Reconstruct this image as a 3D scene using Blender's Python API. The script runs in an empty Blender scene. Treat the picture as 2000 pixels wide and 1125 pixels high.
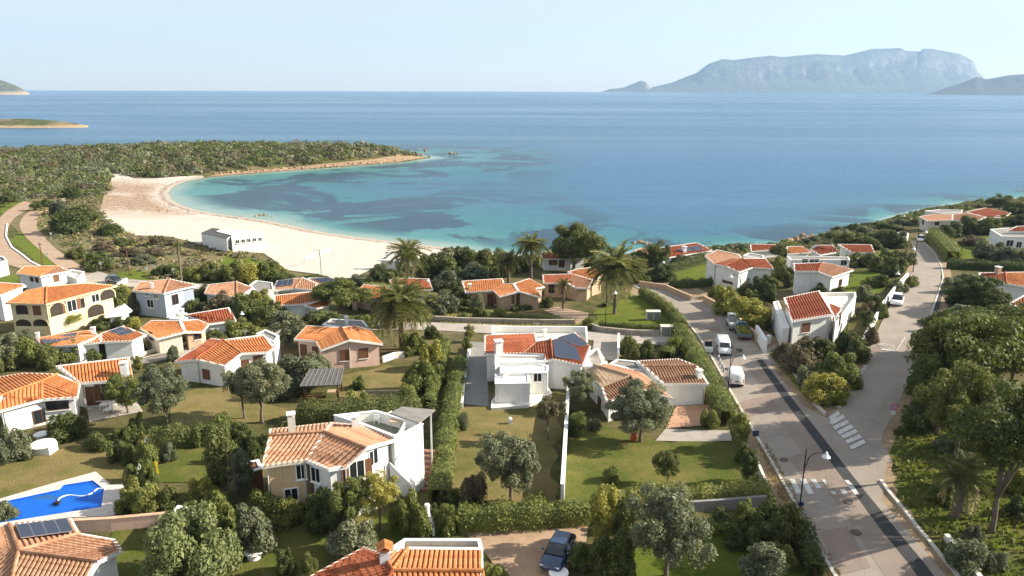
import bpy, bmesh, math, random
import numpy as np
from mathutils import Vector, Matrix, geometry
random.seed(7); RNG = np.random.default_rng(7)
R = math.radians
SC = bpy.context.scene
COL = SC.collection
# ------------------------------------------------------------------ camera, sky, sun, exposure
FPX = 1450.0
CAM = Vector((0, 0, 42.0))
PITCH, ROLL = math.atan((562.5 - 173.5) / FPX), 0.0024
CAMR = Matrix.Rotation(math.pi / 2 - PITCH, 3, 'X') @ Matrix.Rotation(ROLL, 3, 'Z')
cd = bpy.data.cameras.new('camera'); cam = bpy.data.objects.new('camera', cd); COL.objects.link(cam)
cd.sensor_width = 36; cd.lens = 36 * FPX / 2000; cd.clip_start = 0.5; cd.clip_end = 60000
cam.matrix_world = Matrix.Translation(CAM) @ CAMR.to_4x4()
SC.camera = cam
SUN_EL, SUN_AZ = R(28.5), R(6)           # azimuth measured from +X towards +Y (away from the viewer)
TO_SUN = Vector((math.cos(SUN_EL) * math.cos(SUN_AZ), math.cos(SUN_EL) * math.sin(SUN_AZ), math.sin(SUN_EL)))
wd = bpy.data.worlds.new('World'); SC.world = wd; wd.use_nodes = True
nt = wd.node_tree; bg = nt.nodes['Background']
sky = nt.nodes.new('ShaderNodeTexSky'); sky.sky_type = 'NISHITA'; sky.sun_disc = False
sky.sun_elevation = SUN_EL; sky.sun_rotation = math.pi / 2 - SUN_AZ
sky.altitude = 20; sky.air_density = 1.0; sky.dust_density = 0.3; sky.ozone_density = 1.6
veil = nt.nodes.new('ShaderNodeMix'); veil.data_type = 'RGBA'; veil.inputs[0].default_value = 0.75; veil.inputs[7].default_value = (2.85, 2.95, 3.1, 1)   # thin even high haze
nt.links.new(sky.outputs[0], veil.inputs[6]); nt.links.new(veil.outputs[2], bg.inputs[0]); bg.inputs[1].default_value = 0.098
sl = bpy.data.lights.new('sun', 'SUN'); sl.energy = 4.6; sl.angle = R(0.5); sl.color = (1, 0.92, 0.79)
so = bpy.data.objects.new('sun', sl); COL.objects.link(so); so.rotation_euler = (-TO_SUN).to_track_quat('-Z', 'Y').to_euler()
vs = SC.view_settings; vs.view_transform = 'Standard'; vs.look = 'None'; vs.gamma = 1; vs.use_curve_mapping = False
vs.exposure = 1.42
SC.render.engine = 'CYCLES'
SC.cycles.use_denoising = True
SC.cycles.max_bounces = 6; SC.cycles.diffuse_bounces = 3; SC.cycles.glossy_bounces = 3; SC.cycles.transmission_bounces = 3
SC.cycles.volume_bounces = 0; SC.cycles.transparent_max_bounces = 6
SC.cycles.caustics_reflective = False; SC.cycles.caustics_refractive = False
SC.cycles.sample_clamp_indirect = 6

# ------------------------------------------------------------------ rays from picture points
def ray(px, py): return CAMR @ Vector(((px - 1000) / FPX, -(py - 562.5) / FPX, -1))
FWD = CAMR @ Vector((0, 0, -1))
def at(px, py, z):
    d = ray(px, py); return CAM + d * ((z - CAM.z) / d.z)
def mpp(p): return (Vector(p) - CAM).dot(FWD) / FPX       # metres per picture point at p
def smooth(a, b, v):
    t = np.clip((np.asarray(v, float) - a) / (b - a), 0, 1); return t * t * (3 - 2 * t)

# ------------------------------------------------------------------ terrain: heights from the distance to the coast
COAST_PX = [(840,308),(790,316),(740,320),(690,324),(640,328),(590,331),(540,335),(490,339),(440,343),(400,347),(365,354),(340,364),(329,377),
            (335,390),(355,402),(390,412),(430,419),(475,425),(520,431),(560,439),(600,448),(650,457),(700,464),(750,470),(800,476),(860,483),
            (920,490),(985,496),(1060,503),(1140,504),(1200,499),(1250,492),(1300,486),(1370,482),(1450,478),(1530,474),(1580,466),(1640,452),
            (1700,437),(1760,420),(1830,404),(1900,394),(2000,387)]
coast = [at(x, y, 0).to_2d() for x, y in COAST_PX]
coast += [Vector(v) for v in ((260, 330), (420, 380), (420, -80), (-480, -80), (-480, 430), (-330, 480), (-260, 500), (-190, 508), (-120, 500), (-75, 490))]
CP = np.array([(v.x, v.y) for v in coast])
def coast_dist(x, y):
    x = np.asarray(x, float); y = np.asarray(y, float)
    best = np.full(x.shape, 1e9); ins = np.zeros(x.shape, bool)
    n = len(CP)
    for i in range(n):
        ax, ay = CP[i]; bx, by = CP[(i + 1) % n]
        dx, dy = bx - ax, by - ay
        t = np.clip(((x - ax) * dx + (y - ay) * dy) / (dx * dx + dy * dy), 0, 1)
        best = np.minimum(best, (x - ax - t * dx) ** 2 + (y - ay - t * dy) ** 2)
        c = (ay > y) != (by > y)
        xi = ax + (y - ay) / (by - ay + 1e-12) * dx
        ins ^= c & (x < xi)
    d = np.sqrt(best); return np.where(ins, d, -d)
def plateau(x, y):
    s = smooth(20, 95, x)
    left = 9.0 - 6.8 * smooth(108, 190, y + 0.12 * np.minimum(x, 0)) + 2.2 * smooth(330, 430, y) + 4.2 * np.exp(-((x + 185) / 75) ** 2 - ((y - 440) / 45) ** 2) + 2.5 * np.exp(-((x + 90) / 50) ** 2 - ((y - 465) / 25) ** 2)
    right = 9.0 - 1.5 * smooth(150, 230, y)
    return left * (1 - s) + right * s
def terrain_raw(x, y):
    d = coast_dist(x, y); s = smooth(15, 80, x)
    ramp = np.where(d > 0, d * ((0.055 + 0.22 * smooth(345, 385, y)) * (1 - s) + 0.12 * s), d * 0.06)
    ramp = np.maximum(ramp, -3.0); pl = plateau(x, y); k = 1.2
    h = np.clip(0.5 + 0.5 * (pl - ramp) / k, 0, 1)
    return pl * (1 - h) + ramp * h - k * h * (1 - h)
CELL = 2.5; TX0, TX1, TY0, TY1 = -440, 400, -40, 540
gx = np.arange(TX0, TX1 + 1, CELL); gy = np.arange(TY0, TY1 + 1, CELL)
GX, GY = np.meshgrid(gx, gy); TZ = terrain_raw(GX, GY); NX, NY = len(gx), len(gy)
def tz(x, y):
    fx = np.clip((np.asarray(x, float) - TX0) / CELL, 0, NX - 1.001); fy = np.clip((np.asarray(y, float) - TY0) / CELL, 0, NY - 1.001)
    i = fx.astype(int); j = fy.astype(int); a = fx - i; b = fy - j
    return (TZ[j, i] * (1 - a) + TZ[j, i + 1] * a) * (1 - b) + (TZ[j + 1, i] * (1 - a) + TZ[j + 1, i + 1] * a) * b
_t = np.arange(38, 620, 0.7)
def G(px, py):
    d = ray(px, py); X = CAM.x + d.x * _t; Y = CAM.y + d.y * _t; Z = CAM.z + d.z * _t
    f = Z - tz(X, Y); k = np.nonzero(f < 0)[0]
    if len(k) == 0: return at(px, py, 0.0)
    k = max(k[0], 1); t = _t[k - 1] + (_t[k] - _t[k - 1]) * f[k - 1] / (f[k - 1] - f[k] + 1e-9)
    p = CAM + d * t; return Vector((p.x, p.y, float(tz(p.x, p.y))))

# ------------------------------------------------------------------ mesh helpers
def tag(o, label=None, cat=None, group=None, kind=None):
    if label: o['label'] = label
    if cat: o['category'] = cat
    if group: o['group'] = group
    if kind: o['kind'] = kind
    return o
def link(o, parent=None):
    COL.objects.link(o)
    if parent is not None: o.parent = parent
    return o
def empty(name, loc=(0, 0, 0), rz=0):
    o = bpy.data.objects.new(name, None); o.empty_display_size = 0.3; o.location = loc; o.rotation_euler = (0, 0, rz)
    return link(o)
def mesh_obj(name, verts, faces, mats, parent=None, midx=None, smooth_=False):
    me = bpy.data.meshes.new(name); me.from_pydata([tuple(v) for v in verts], [], faces)
    for m in (mats if isinstance(mats, (list, tuple)) else [mats]): me.materials.append(m)
    if midx: me.polygons.foreach_set('material_index', midx)
    if smooth_: me.polygons.foreach_set('use_smooth', [True] * len(me.polygons))
    me.update(); return link(bpy.data.objects.new(name, me), parent)
def quads_mesh(name, V, mat):          # V: (n,4,3) loose quads
    n = len(V); me = bpy.data.meshes.new(name)
    me.vertices.add(n * 4); me.vertices.foreach_set('co', np.ascontiguousarray(V, np.float32).ravel())
    me.loops.add(n * 4); me.loops.foreach_set('vertex_index', np.arange(n * 4, dtype=np.int32))
    me.polygons.add(n); me.polygons.foreach_set('loop_start', np.arange(0, n * 4, 4, dtype=np.int32))
    me.update(calc_edges=True); me.materials.append(mat); return me
class MB:
    def __init__(s, M=None): s.v = []; s.f = []; s.m = []; s.M = M
    def add(s, vs, fs, mi=0):
        k = len(s.v); s.v += [(s.M @ Vector(v)) if s.M else Vector(v) for v in vs]
        s.f += [tuple(i + k for i in f) for f in fs]; s.m += [mi] * len(fs); return s
    def box(s, x0, x1, y0, y1, z0, z1, mi=0):
        return s.add([(x0,y0,z0),(x1,y0,z0),(x1,y1,z0),(x0,y1,z0),(x0,y0,z1),(x1,y0,z1),(x1,y1,z1),(x0,y1,z1)],
                     [(3,2,1,0),(4,5,6,7),(0,1,5,4),(1,2,6,5),(2,3,7,6),(3,0,4,7)], mi)
    def bar(s, a, b, w, h, mi=0, up=(0, 0, 1)):
        a = Vector(a); b = Vector(b); d = (b - a).normalized(); u = Vector(up)
        r = d.cross(u)
        if r.length < 1e-4: r = d.cross(Vector((1, 0, 0)))
        r.normalize(); u = r.cross(d) * (h / 2); r = r * (w / 2)
        return s.add([a-r-u,a+r-u,a+r+u,a-r+u,b-r-u,b+r-u,b+r+u,b-r+u], [(0,1,2,3),(7,6,5,4),(4,5,1,0),(5,6,2,1),(6,7,3,2),(7,4,0,3)], mi)
    def tube(s, pts, rads, n=8, mi=0, cap=True):
        pts = [Vector(p) for p in pts]; k0 = []; vs = []; fs = []
        for i, p in enumerate(pts):
            d = (pts[min(i + 1, len(pts) - 1)] - pts[max(i - 1, 0)]).normalized()
            a = d.cross(Vector((0, 0, 1)) if abs(d.z) < 0.9 else Vector((1, 0, 0))).normalized(); b = d.cross(a)
            r = rads[i] if isinstance(rads, (list, tuple)) else rads
            for j in range(n):
                t = 2 * math.pi * j / n; vs.append(p + (a * math.cos(t) + b * math.sin(t)) * r)
        for i in range(len(pts) - 1):
            for j in range(n): fs.append((i*n+j, i*n+(j+1) % n, (i+1)*n+(j+1) % n, (i+1)*n+j))
        if cap: fs += [tuple(range(n))[::-1], tuple(range((len(pts)-1)*n, len(pts)*n))]
        return s.add(vs, fs, mi)
    def lathe(s, c, prof, n=16, mi=0):
        vs = []; fs = []
        for r, z in prof:
            for j in range(n): t = 2*math.pi*j/n; vs.append((c[0]+r*math.cos(t), c[1]+r*math.sin(t), c[2]+z))
        for i in range(len(prof)-1):
            for j in range(n): fs.append((i*n+j, i*n+(j+1) % n, (i+1)*n+(j+1) % n, (i+1)*n+j))
        fs += [tuple(range(n))[::-1], tuple(range((len(prof)-1)*n, len(prof)*n))]
        return s.add(vs, fs, mi)
    def prism(s, poly, z0, z1, mi=0):    # poly: xy list
        n = len(poly); area = sum(poly[i][0]*poly[(i+1) % n][1]-poly[(i+1) % n][0]*poly[i][1] for i in range(n))
        if area < 0: poly = poly[::-1]
        return s.add([(p[0],p[1],z0) for p in poly]+[(p[0],p[1],z1) for p in poly],
                     [tuple(range(n))[::-1], tuple(range(n, 2*n))]+[(i,(i+1) % n,n+(i+1) % n,n+i) for i in range(n)], mi)
    def build(s, name, mats, parent=None, smooth_=False):
        return mesh_obj(name, s.v, s.f, mats, parent, s.m, smooth_)

# ------------------------------------------------------------------ materials
def newmat(name):
    m = bpy.data.materials.new(name); m.use_nodes = True; t = m.node_tree; return m, t, t.nodes, t.links, t.nodes['Principled BSDF']
def ramp(nodes, stops):
    r = nodes.new('ShaderNodeValToRGB'); e = r.color_ramp.elements
    while len(e) < len(stops): e.new(0.5)
    for i, (p, c) in enumerate(stops): e[i].position = p; e[i].color = (*c, 1)
    return r
def noise(t, scale, detail=4, rough=0.6, vec=None, dist=0):
    n = t.nodes.new('ShaderNodeTexNoise'); n.inputs['Scale'].default_value = scale; n.inputs['Detail'].default_value = detail
    n.inputs['Roughness'].default_value = rough; n.inputs['Distortion'].default_value = dist
    if vec is None:
        g = t.nodes.get('POSN')
        if g is None: g = t.nodes.new('ShaderNodeNewGeometry'); g.name = 'POSN'
        vec = g.outputs['Position']
    t.links.new(vec, n.inputs['Vector']); return n
def mix(t, fac, a, b, mode='MIX'):
    m = t.nodes.new('ShaderNodeMix'); m.data_type = 'RGBA'; m.blend_type = mode
    for s, v in ((m.inputs[0], fac), (m.inputs[6], a), (m.inputs[7], b)):
        if hasattr(v, 'links') or hasattr(v, 'is_linked'): t.links.new(v, s)
        elif isinstance(v, (int, float)): s.default_value = v
        else: s.default_value = (*v, 1)
    return m.outputs[2]
def mathn(t, op, a, b=None, c=None):
    m = t.nodes.new('ShaderNodeMath'); m.operation = op
    for i, v in enumerate((a, b, c)):
        if v is None: continue
        if isinstance(v, (int, float)): m.inputs[i].default_value = v
        else: t.links.new(v, m.inputs[i])
    return m.outputs[0]
def mapr(t, v, a, b, c=0.0, d=1.0):
    m = t.nodes.new('ShaderNodeMapRange'); t.links.new(v, m.inputs[0])
    for i, q in enumerate((a, b, c, d)): m.inputs[i + 1].default_value = q
    return m.outputs[0]
def bump(t, h, strength, dist=0.05):
    b = t.nodes.new('ShaderNodeBump'); b.inputs['Strength'].default_value = strength; b.inputs['Distance'].default_value = dist
    t.links.new(h, b.inputs['Height']); return b.outputs[0]
_plain = {}
def plain(name, col, rough=0.6, var=0.12, scale=3.0, metal=0.0, spec=0.3, bmp=0.0):
    if name in _plain: return _plain[name]
    m, t, n, l, b = newmat(name)
    a = noise(t, scale, 5, 0.65); c2 = noise(t, scale * 9, 3, 0.6)
    f = mathn(t, 'ADD', mathn(t, 'MULTIPLY', a.outputs[0], 0.7), mathn(t, 'MULTIPLY', c2.outputs[0], 0.3))
    r = ramp(n, [(0.3, tuple(x * (1 - var * 1.6) for x in col)), (0.5, col), (0.72, tuple(min(1, x * (1 + var)) for x in col))])
    l.new(f, r.inputs[0]); l.new(r.outputs[0], b.inputs['Base Color'])
    b.inputs['Roughness'].default_value = rough; b.inputs['Metallic'].default_value = metal; b.inputs['Specular IOR Level'].default_value = spec
    if bmp: l.new(bump(t, f, bmp, 0.05), b.inputs['Normal'])
    _plain[name] = m; return m
def stucco(name, col):
    if name in _plain: return _plain[name]
    m, t, n, l, b = newmat(name)
    a = noise(t, 0.9, 5, 0.7)
    mp = t.nodes.new('ShaderNodeMapping'); mp.inputs['Scale'].default_value = (2.6, 2.6, 0.22)
    l.new(t.nodes['POSN'].outputs['Position'], mp.inputs[0])
    st = noise(t, 1.0, 5, 0.65, mp.outputs[0]); fine = noise(t, 26, 3, 0.6)
    c1 = mix(t, mapr(t, a.outputs[0], 0.35, 0.75), col, tuple(x * k for x, k in zip(col, (0.84, 0.83, 0.80))))
    c2 = mix(t, mapr(t, st.outputs[0], 0.54, 0.78, 0, 0.6), c1, tuple(x * k for x, k in zip(col, (0.62, 0.58, 0.52))))
    l.new(c2, b.inputs['Base Color']); b.inputs['Roughness'].default_value = 0.85; b.inputs['Specular IOR Level'].default_value = 0.2
    l.new(bump(t, fine.outputs[0], 0.35, 0.02), b.inputs['Normal']); _plain[name] = m; return m
def tilemat(name, dark, mid, light):
    if name in _plain: return _plain[name]
    m, t, n, l, b = newmat(name)
    g = t.nodes.new('ShaderNodeNewGeometry'); a = noise(t, 0.55, 5, 0.7); f = noise(t, 9, 4, 0.7)
    v = mathn(t, 'ADD', mathn(t, 'MULTIPLY', g.outputs['Random Per Island'], 0.42), mathn(t, 'ADD', mathn(t, 'MULTIPLY', a.outputs[0], 0.40), mathn(t, 'MULTIPLY', f.outputs[0], 0.2)))
    r = ramp(n, [(0.12, dark), (0.48, mid), (0.95, light)]); l.new(v, r.inputs[0])
    lich = mapr(t, noise(t, 3.2, 6, 0.75).outputs[0], 0.60, 0.72, 0, 0.5)
    c = mix(t, lich, r.outputs[0], tuple(0.45 * x + 0.55 * y for x, y in zip(mid, (0.30, 0.27, 0.22))))
    l.new(c, b.inputs['Base Color']); b.inputs['Roughness'].default_value = 0.85; b.inputs['Specular IOR Level'].default_value = 0.2
    l.new(bump(t, f.outputs[0], 0.3, 0.02), b.inputs['Normal']); _plain[name] = m; return m
TILE = {'o': tilemat('tile_orange', (0.27, 0.09, 0.030), (0.455, 0.172, 0.060), (0.55, 0.25, 0.10)),
        'p': tilemat('tile_aged', (0.25, 0.115, 0.06), (0.38, 0.195, 0.11), (0.48, 0.29, 0.18)),
        'r': tilemat('tile_red', (0.165, 0.04, 0.017), (0.30, 0.082, 0.034), (0.42, 0.15, 0.07)),
        'b': tilemat('tile_brown', (0.13, 0.065, 0.04), (0.26, 0.135, 0.077), (0.40, 0.25, 0.16)),
        'c': tilemat('tile_cream', (0.27, 0.165, 0.095), (0.41, 0.275, 0.17), (0.52, 0.39, 0.27))}
WHITE = stucco('stucco_white', (0.80, 0.79, 0.76)); BEIGE = stucco('stucco_beige', (0.62, 0.44, 0.25)); PINK = stucco('stucco_pink', (0.66, 0.46, 0.37))
YELLOW = stucco('stucco_yellow', (0.72, 0.60, 0.37)); BLUEG = stucco('stucco_bluegrey', (0.40, 0.46, 0.54)); TAN = stucco('stucco_tan', (0.48, 0.34, 0.225))
TRIM = plain('trim_white', (0.80, 0.78, 0.74), 0.7, 0.10, 1.2); CREAM = stucco('stucco_cream', (0.72, 0.66, 0.55)); GREYW = stucco('concrete_grey', (0.24, 0.23, 0.215))
WOODB = plain('wood_brown', (0.13, 0.06, 0.03), 0.6, 0.25, 4); GLASS = plain('window_glass', (0.02, 0.025, 0.03), 0.08, 0.1, 1, 0, 0.6)
SHUTTER = plain('shutter_brown', (0.17, 0.08, 0.04), 0.6, 0.2, 5); DARK = plain('dark_metal', (0.02, 0.022, 0.025), 0.4, 0.2, 5, 0.6)
TERRA = plain('terracotta_floor', (0.42, 0.24, 0.145), 0.8, 0.2, 2); STONE = plain('dry_stone', (0.30, 0.26, 0.21), 0.9, 0.35, 1.7, bmp=0.6)
MORTAR = plain('ridge_mortar', (0.55, 0.36, 0.24), 0.9, 0.25, 3); CAPW = plain('coping_white', (0.78, 0.76, 0.71), 0.75, 0.12, 1.5)
FELT = plain('roof_felt_grey', (0.22, 0.205, 0.185), 0.9, 0.22, 0.9)
# ------------------------------------------------------------------ ground, sea
def ground_mat():
    m, t, n, l, b = newmat('land')
    a = noise(t, 0.06, 6, 0.65); c = noise(t, 0.5, 6, 0.7); f = noise(t, 5, 5, 0.75)
    g1 = mix(t, mapr(t, c.outputs[0], 0.38, 0.66), (0.075, 0.085, 0.026), (0.18, 0.15, 0.065))
    g2 = mix(t, mapr(t, a.outputs[0], 0.50, 0.66, 0, 0.75), g1, (0.27, 0.20, 0.115))
    g3 = mix(t, mapr(t, f.outputs[0], 0.3, 0.75), mix(t, 1.0, g2, (0.55, 0.58, 0.5), 'MULTIPLY'), g2)
    l.new(g3, b.inputs['Base Color']); b.inputs['Roughness'].default_value = 1; b.inputs['Specular IOR Level'].default_value = 0.05
    l.new(bump(t, f.outputs[0], 0.8, 0.25), b.inputs['Normal']); return m
def grass_mat(name, green, dry, soil, dryness=0.5, scale=0.35):
    m, t, n, l, b = newmat(name)
    a = noise(t, scale, 5, 0.68); c = noise(t, 0.11, 4, 0.6); f = noise(t, 7, 5, 0.8); p = noise(t, 0.9, 4, 0.7)
    v = mathn(t, 'ADD', mathn(t, 'MULTIPLY', a.outputs[0], 0.6), mathn(t, 'MULTIPLY', c.outputs[0], 0.4))
    k = 0.62 - 0.24 * dryness
    g1 = mix(t, mapr(t, v, k - 0.08, k + 0.09), green, dry)
    g2 = mix(t, mapr(t, p.outputs[0], 0.54, 0.70, 0, 0.75), g1, soil)
    g3 = mix(t, mapr(t, f.outputs[0], 0.28, 0.72), mix(t, 1.0, g2, (0.5, 0.55, 0.5), 'MULTIPLY'), g2)
    l.new(g3, b.inputs['Base Color']); b.inputs['Roughness'].default_value = 1; b.inputs['Specular IOR Level'].default_value = 0.05
    l.new(bump(t, f.outputs[0], 0.9, 0.2), b.inputs['Normal']); return m
LAWN = grass_mat('lawn_green', (0.12, 0.142, 0.03), (0.225, 0.195, 0.06), (0.20, 0.14, 0.075), 0.35)
LAWND = grass_mat('lawn_dry', (0.15, 0.15, 0.038), (0.28, 0.215, 0.09), (0.24, 0.165, 0.095), 0.75)
LAWNB = grass_mat('lawn_bright', (0.135, 0.175, 0.026), (0.20, 0.205, 0.04), (0.16, 0.17, 0.04), 0.3)
DUNE = grass_mat('dune_scrub', (0.13, 0.125, 0.045), (0.24, 0.19, 0.10), (0.33, 0.27, 0.18), 0.65, 0.2)
def sand_mat():
    m, t, n, l, b = newmat('beach_sand')
    a = noise(t, 0.045, 5, 0.6, dist=0.6); c = noise(t, 0.4, 6, 0.7); at_ = n.new('ShaderNodeAttribute'); at_.attribute_name = 'shore'
    base = mix(t, mapr(t, c.outputs[0], 0.3, 0.7), (0.45, 0.39, 0.325), (0.54, 0.475, 0.405))
    wrack = mix(t, mapr(t, c.outputs[0], 0.35, 0.65), (0.22, 0.135, 0.08), (0.36, 0.25, 0.165))
    sx = n.new('ShaderNodeSeparateXYZ'); l.new(n['POSN'].outputs['Position'], sx.inputs[0])
    zone = mathn(t, 'MULTIPLY', mapr(t, sx.outputs[1], 232, 262), mapr(t, a.outputs[0], 0.33, 0.45))
    zone = mathn(t, 'MULTIPLY', zone, mathn(t, 'MULTIPLY', mapr(t, at_.outputs['Fac'], 3, 9), mapr(t, sx.outputs[1], 345, 320)))
    col = mix(t, mathn(t, 'MULTIPLY', zone, 0.85), base, wrack)
    wl = mathn(t, 'ADD', at_.outputs['Fac'], mathn(t, 'MULTIPLY', mathn(t, 'SUBTRACT', c.outputs[0], 0.5), 6.0))
    line = mathn(t, 'MULTIPLY', mapr(t, wl, 1.0, 2.2), mapr(t, wl, 4.2, 3.0))
    col = mix(t, mathn(t, 'MULTIPLY', line, 0.6), col, (0.22, 0.155, 0.10))
    wet = mapr(t, at_.outputs['Fac'], 2.2, 0.2)
    col = mix(t, mathn(t, 'MULTIPLY', wet, 0.6), col, (0.26, 0.215, 0.16))
    l.new(col, b.inputs['Base Color']); b.inputs['Roughness'].default_value = 1; b.inputs['Specular IOR Level'].default_value = 0.1
    l.new(bump(t, c.outputs[0], 0.5, 0.3), b.inputs['Normal']); return m
SAND = sand_mat()
def terrain():
    idx = np.arange(NX * NY).reshape(NY, NX)
    keep = (TZ[:-1, :-1] > -2.9) | (TZ[1:, 1:] > -2.9) | (TZ[:-1, 1:] > -2.9) | (TZ[1:, :-1] > -2.9)
    q = np.stack([idx[:-1, :-1], idx[:-1, 1:], idx[1:, 1:], idx[1:, :-1]], -1)[keep].reshape(-1, 4)
    me = bpy.data.meshes.new('ground'); V = np.stack([GX, GY, TZ], -1).reshape(-1, 3).astype(np.float32)
    me.vertices.add(len(V)); me.vertices.foreach_set('co', V.ravel()); me.loops.add(q.size); me.loops.foreach_set('vertex_index', q.ravel().astype(np.int32))
    me.polygons.add(len(q)); me.polygons.foreach_set('loop_start', np.arange(0, q.size, 4, dtype=np.int32)); me.update(calc_edges=True)
    me.polygons.foreach_set('use_smooth', np.ones(len(q), bool)); me.materials.append(ground_mat())
    tag(link(bpy.data.objects.new('ground', me)), kind='structure')
terrain()
def sea():
    m, t, n, l, b = newmat('sea_water')
    dep = n.new('ShaderNodeAttribute'); dep.attribute_name = 'depth'
    nb = noise(t, 0.022, 8, 0.62, dist=0.9); big = noise(t, 0.006, 3, 0.5)
    body = ramp(n, [(0.0, (0.25, 0.31, 0.26)), (0.025, (0.055, 0.185, 0.175)), (0.10, (0.018, 0.125, 0.138)), (0.26, (0.012, 0.092, 0.142)), (0.55, (0.012, 0.084, 0.158)), (1.0, (0.013, 0.088, 0.178))])
    d = mathn(t, 'ADD', mathn(t, 'DIVIDE', dep.outputs['Fac'], 330.0), mathn(t, 'MULTIPLY', mathn(t, 'SUBTRACT', big.outputs[0], 0.5), 0.22))
    near = mathn(t, 'DIVIDE', dep.outputs['Fac'], 330.0)
    l.new(mathn(t, 'MINIMUM', mathn(t, 'MAXIMUM', d, mathn(t, 'MULTIPLY', near, 0.55)), mathn(t, 'MULTIPLY', near, 2.2)), body.inputs[0])
    grass = mathn(t, 'MULTIPLY', mapr(t, nb.outputs[0], 0.475, 0.525), mathn(t, 'MULTIPLY', mapr(t, dep.outputs['Fac'], 5, 16), mapr(t, dep.outputs['Fac'], 135, 55)))
    col = mix(t, mathn(t, 'MULTIPLY', grass, 0.85), body.outputs[0], (0.004, 0.024, 0.050))
    l.new(col, b.inputs['Base Color']); b.inputs['IOR'].default_value = 1.33; b.inputs['Specular IOR Level'].default_value = 0.15
    sc = n.new('ShaderNodeMapping'); sc.inputs['Scale'].default_value = (0.0006, 0.0035, 1); l.new(n['POSN'].outputs['Position'], sc.inputs[0])
    slick = noise(t, 1.0, 5, 0.6, sc.outputs[0], 0.5)
    l.new(mapr(t, slick.outputs[0], 0.40, 0.62, 0.22, 0.30), b.inputs['Roughness'])
    w = n.new('ShaderNodeMapping'); w.inputs['Scale'].default_value = (0.35, 0.75, 1); w.inputs['Rotation'].default_value = (0, 0, 0.25); l.new(n['POSN'].outputs['Position'], w.inputs[0])
    w1 = noise(t, 0.55, 3, 0.6, w.outputs[0]); w2 = noise(t, 0.12, 3, 0.55, w.outputs[0])
    hgt = mathn(t, 'ADD', mathn(t, 'MULTIPLY', w1.outputs[0], 0.35), w2.outputs[0])
    bn = n.new('ShaderNodeBump'); l.new(hgt, bn.inputs['Height']); bn.inputs['Distance'].default_value = 0.9
    l.new(mapr(t, slick.outputs[0], 0.42, 0.6, 0.16, 0.28), bn.inputs['Strength']); l.new(bn.outputs[0], b.inputs['Normal'])
    xs = np.concatenate([[-13000, -6000, -3000, -1500, -900, -650], np.arange(-500, 501, 8), [650, 900, 1500, 3000, 6000, 13000]]).astype(float)
    ys = np.concatenate([[-600, -100], np.arange(80, 701, 6), [800, 950, 1200, 1800, 3000, 6000, 12500]]).astype(float)
    X, Y = np.meshgrid(xs, ys); D = np.clip(-coast_dist(X, Y) * (1 + 4.0 * smooth(15, 70, X) * (Y < 600)), 0, 900)
    nx = len(xs); idx = np.arange(X.size).reshape(X.shape); q = np.stack([idx[:-1, :-1], idx[:-1, 1:], idx[1:, 1:], idx[1:, :-1]], -1).reshape(-1, 4)
    me = bpy.data.meshes.new('sea'); me.from_pydata(np.stack([X, Y, 0 * X], -1).reshape(-1, 3).tolist(), [], q.tolist()); me.materials.append(m)
    me.attributes.new('depth', 'FLOAT', 'POINT').data.foreach_set('value', D.ravel().astype(np.float32))
    tag(link(bpy.data.objects.new('sea', me)), kind='structure')
sea()
# a sheet draped on the ground: outline in the plan, tessellated so that it follows the terrain
def drape(name, poly, dz, mat, parent=None, step=2.5, kind=None, attr=False):
    poly = [Vector((p[0], p[1])) for p in poly]; n = len(poly); bd = []
    for i in range(n):
        a, b_ = poly[i], poly[(i + 1) % n]; k = max(1, int((b_ - a).length / step))
        bd += [a.lerp(b_, j / k) for j in range(k)]
    nb = len(bd); P = np.array([(v.x, v.y) for v in bd]); x0, y0 = P.min(0); x1, y1 = P.max(0)
    ax = np.arange(math.floor(x0 / CELL) * CELL, x1 + CELL, CELL); ay = np.arange(math.floor(y0 / CELL) * CELL, y1 + CELL, CELL)
    inn = [Vector((x, y)) for y in ay for x in ax if inside(P, x, y) and np.min(np.hypot(P[:, 0] - x, P[:, 1] - y)) > 0.5] if len(ax) * len(ay) < 40000 else []
    vs, es, fs, *_ = geometry.delaunay_2d_cdt(bd + inn, [(i, (i + 1) % nb) for i in range(nb)], [], 1, 1e-4)
    V = np.array([(v.x, v.y) for v in vs]); Z = tz(V[:, 0], V[:, 1]) + dz
    o = mesh_obj(name, [(v[0], v[1], z) for v, z in zip(V, Z)], [tuple(f) for f in fs], mat, parent)
    if attr: o.data.attributes.new('shore', 'FLOAT', 'POINT').data.foreach_set('value', np.clip(coast_dist(V[:, 0], V[:, 1]), 0, 200).astype(np.float32))
    if kind: o['kind'] = kind
    return o
def inside(P, x, y):
    a = P; b = np.roll(P, -1, 0); c = (a[:, 1] > y) != (b[:, 1] > y)
    xi = a[:, 0] + (y - a[:, 1]) / (b[:, 1] - a[:, 1] + 1e-12) * (b[:, 0] - a[:, 0])
    return (np.count_nonzero(c & (x < xi)) % 2) == 1
def gp(pts): return [G(*p) for p in pts]
def spline(pts, k=6):
    pts = [Vector((p[0], p[1], p[2] if len(p) > 2 else 0)) for p in pts]; out = []
    for i in range(len(pts) - 1):
        p0 = pts[max(i - 1, 0)]; p1 = pts[i]; p2 = pts[i + 1]; p3 = pts[min(i + 2, len(pts) - 1)]
        for j in range(k):
            u = j / k; out.append(0.5 * ((2*p1) + (-p0+p2)*u + (2*p0-5*p1+4*p2-p3)*u*u + (-p0+3*p1-3*p2+p3)*u**3))
    return out + [pts[-1]]
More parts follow.
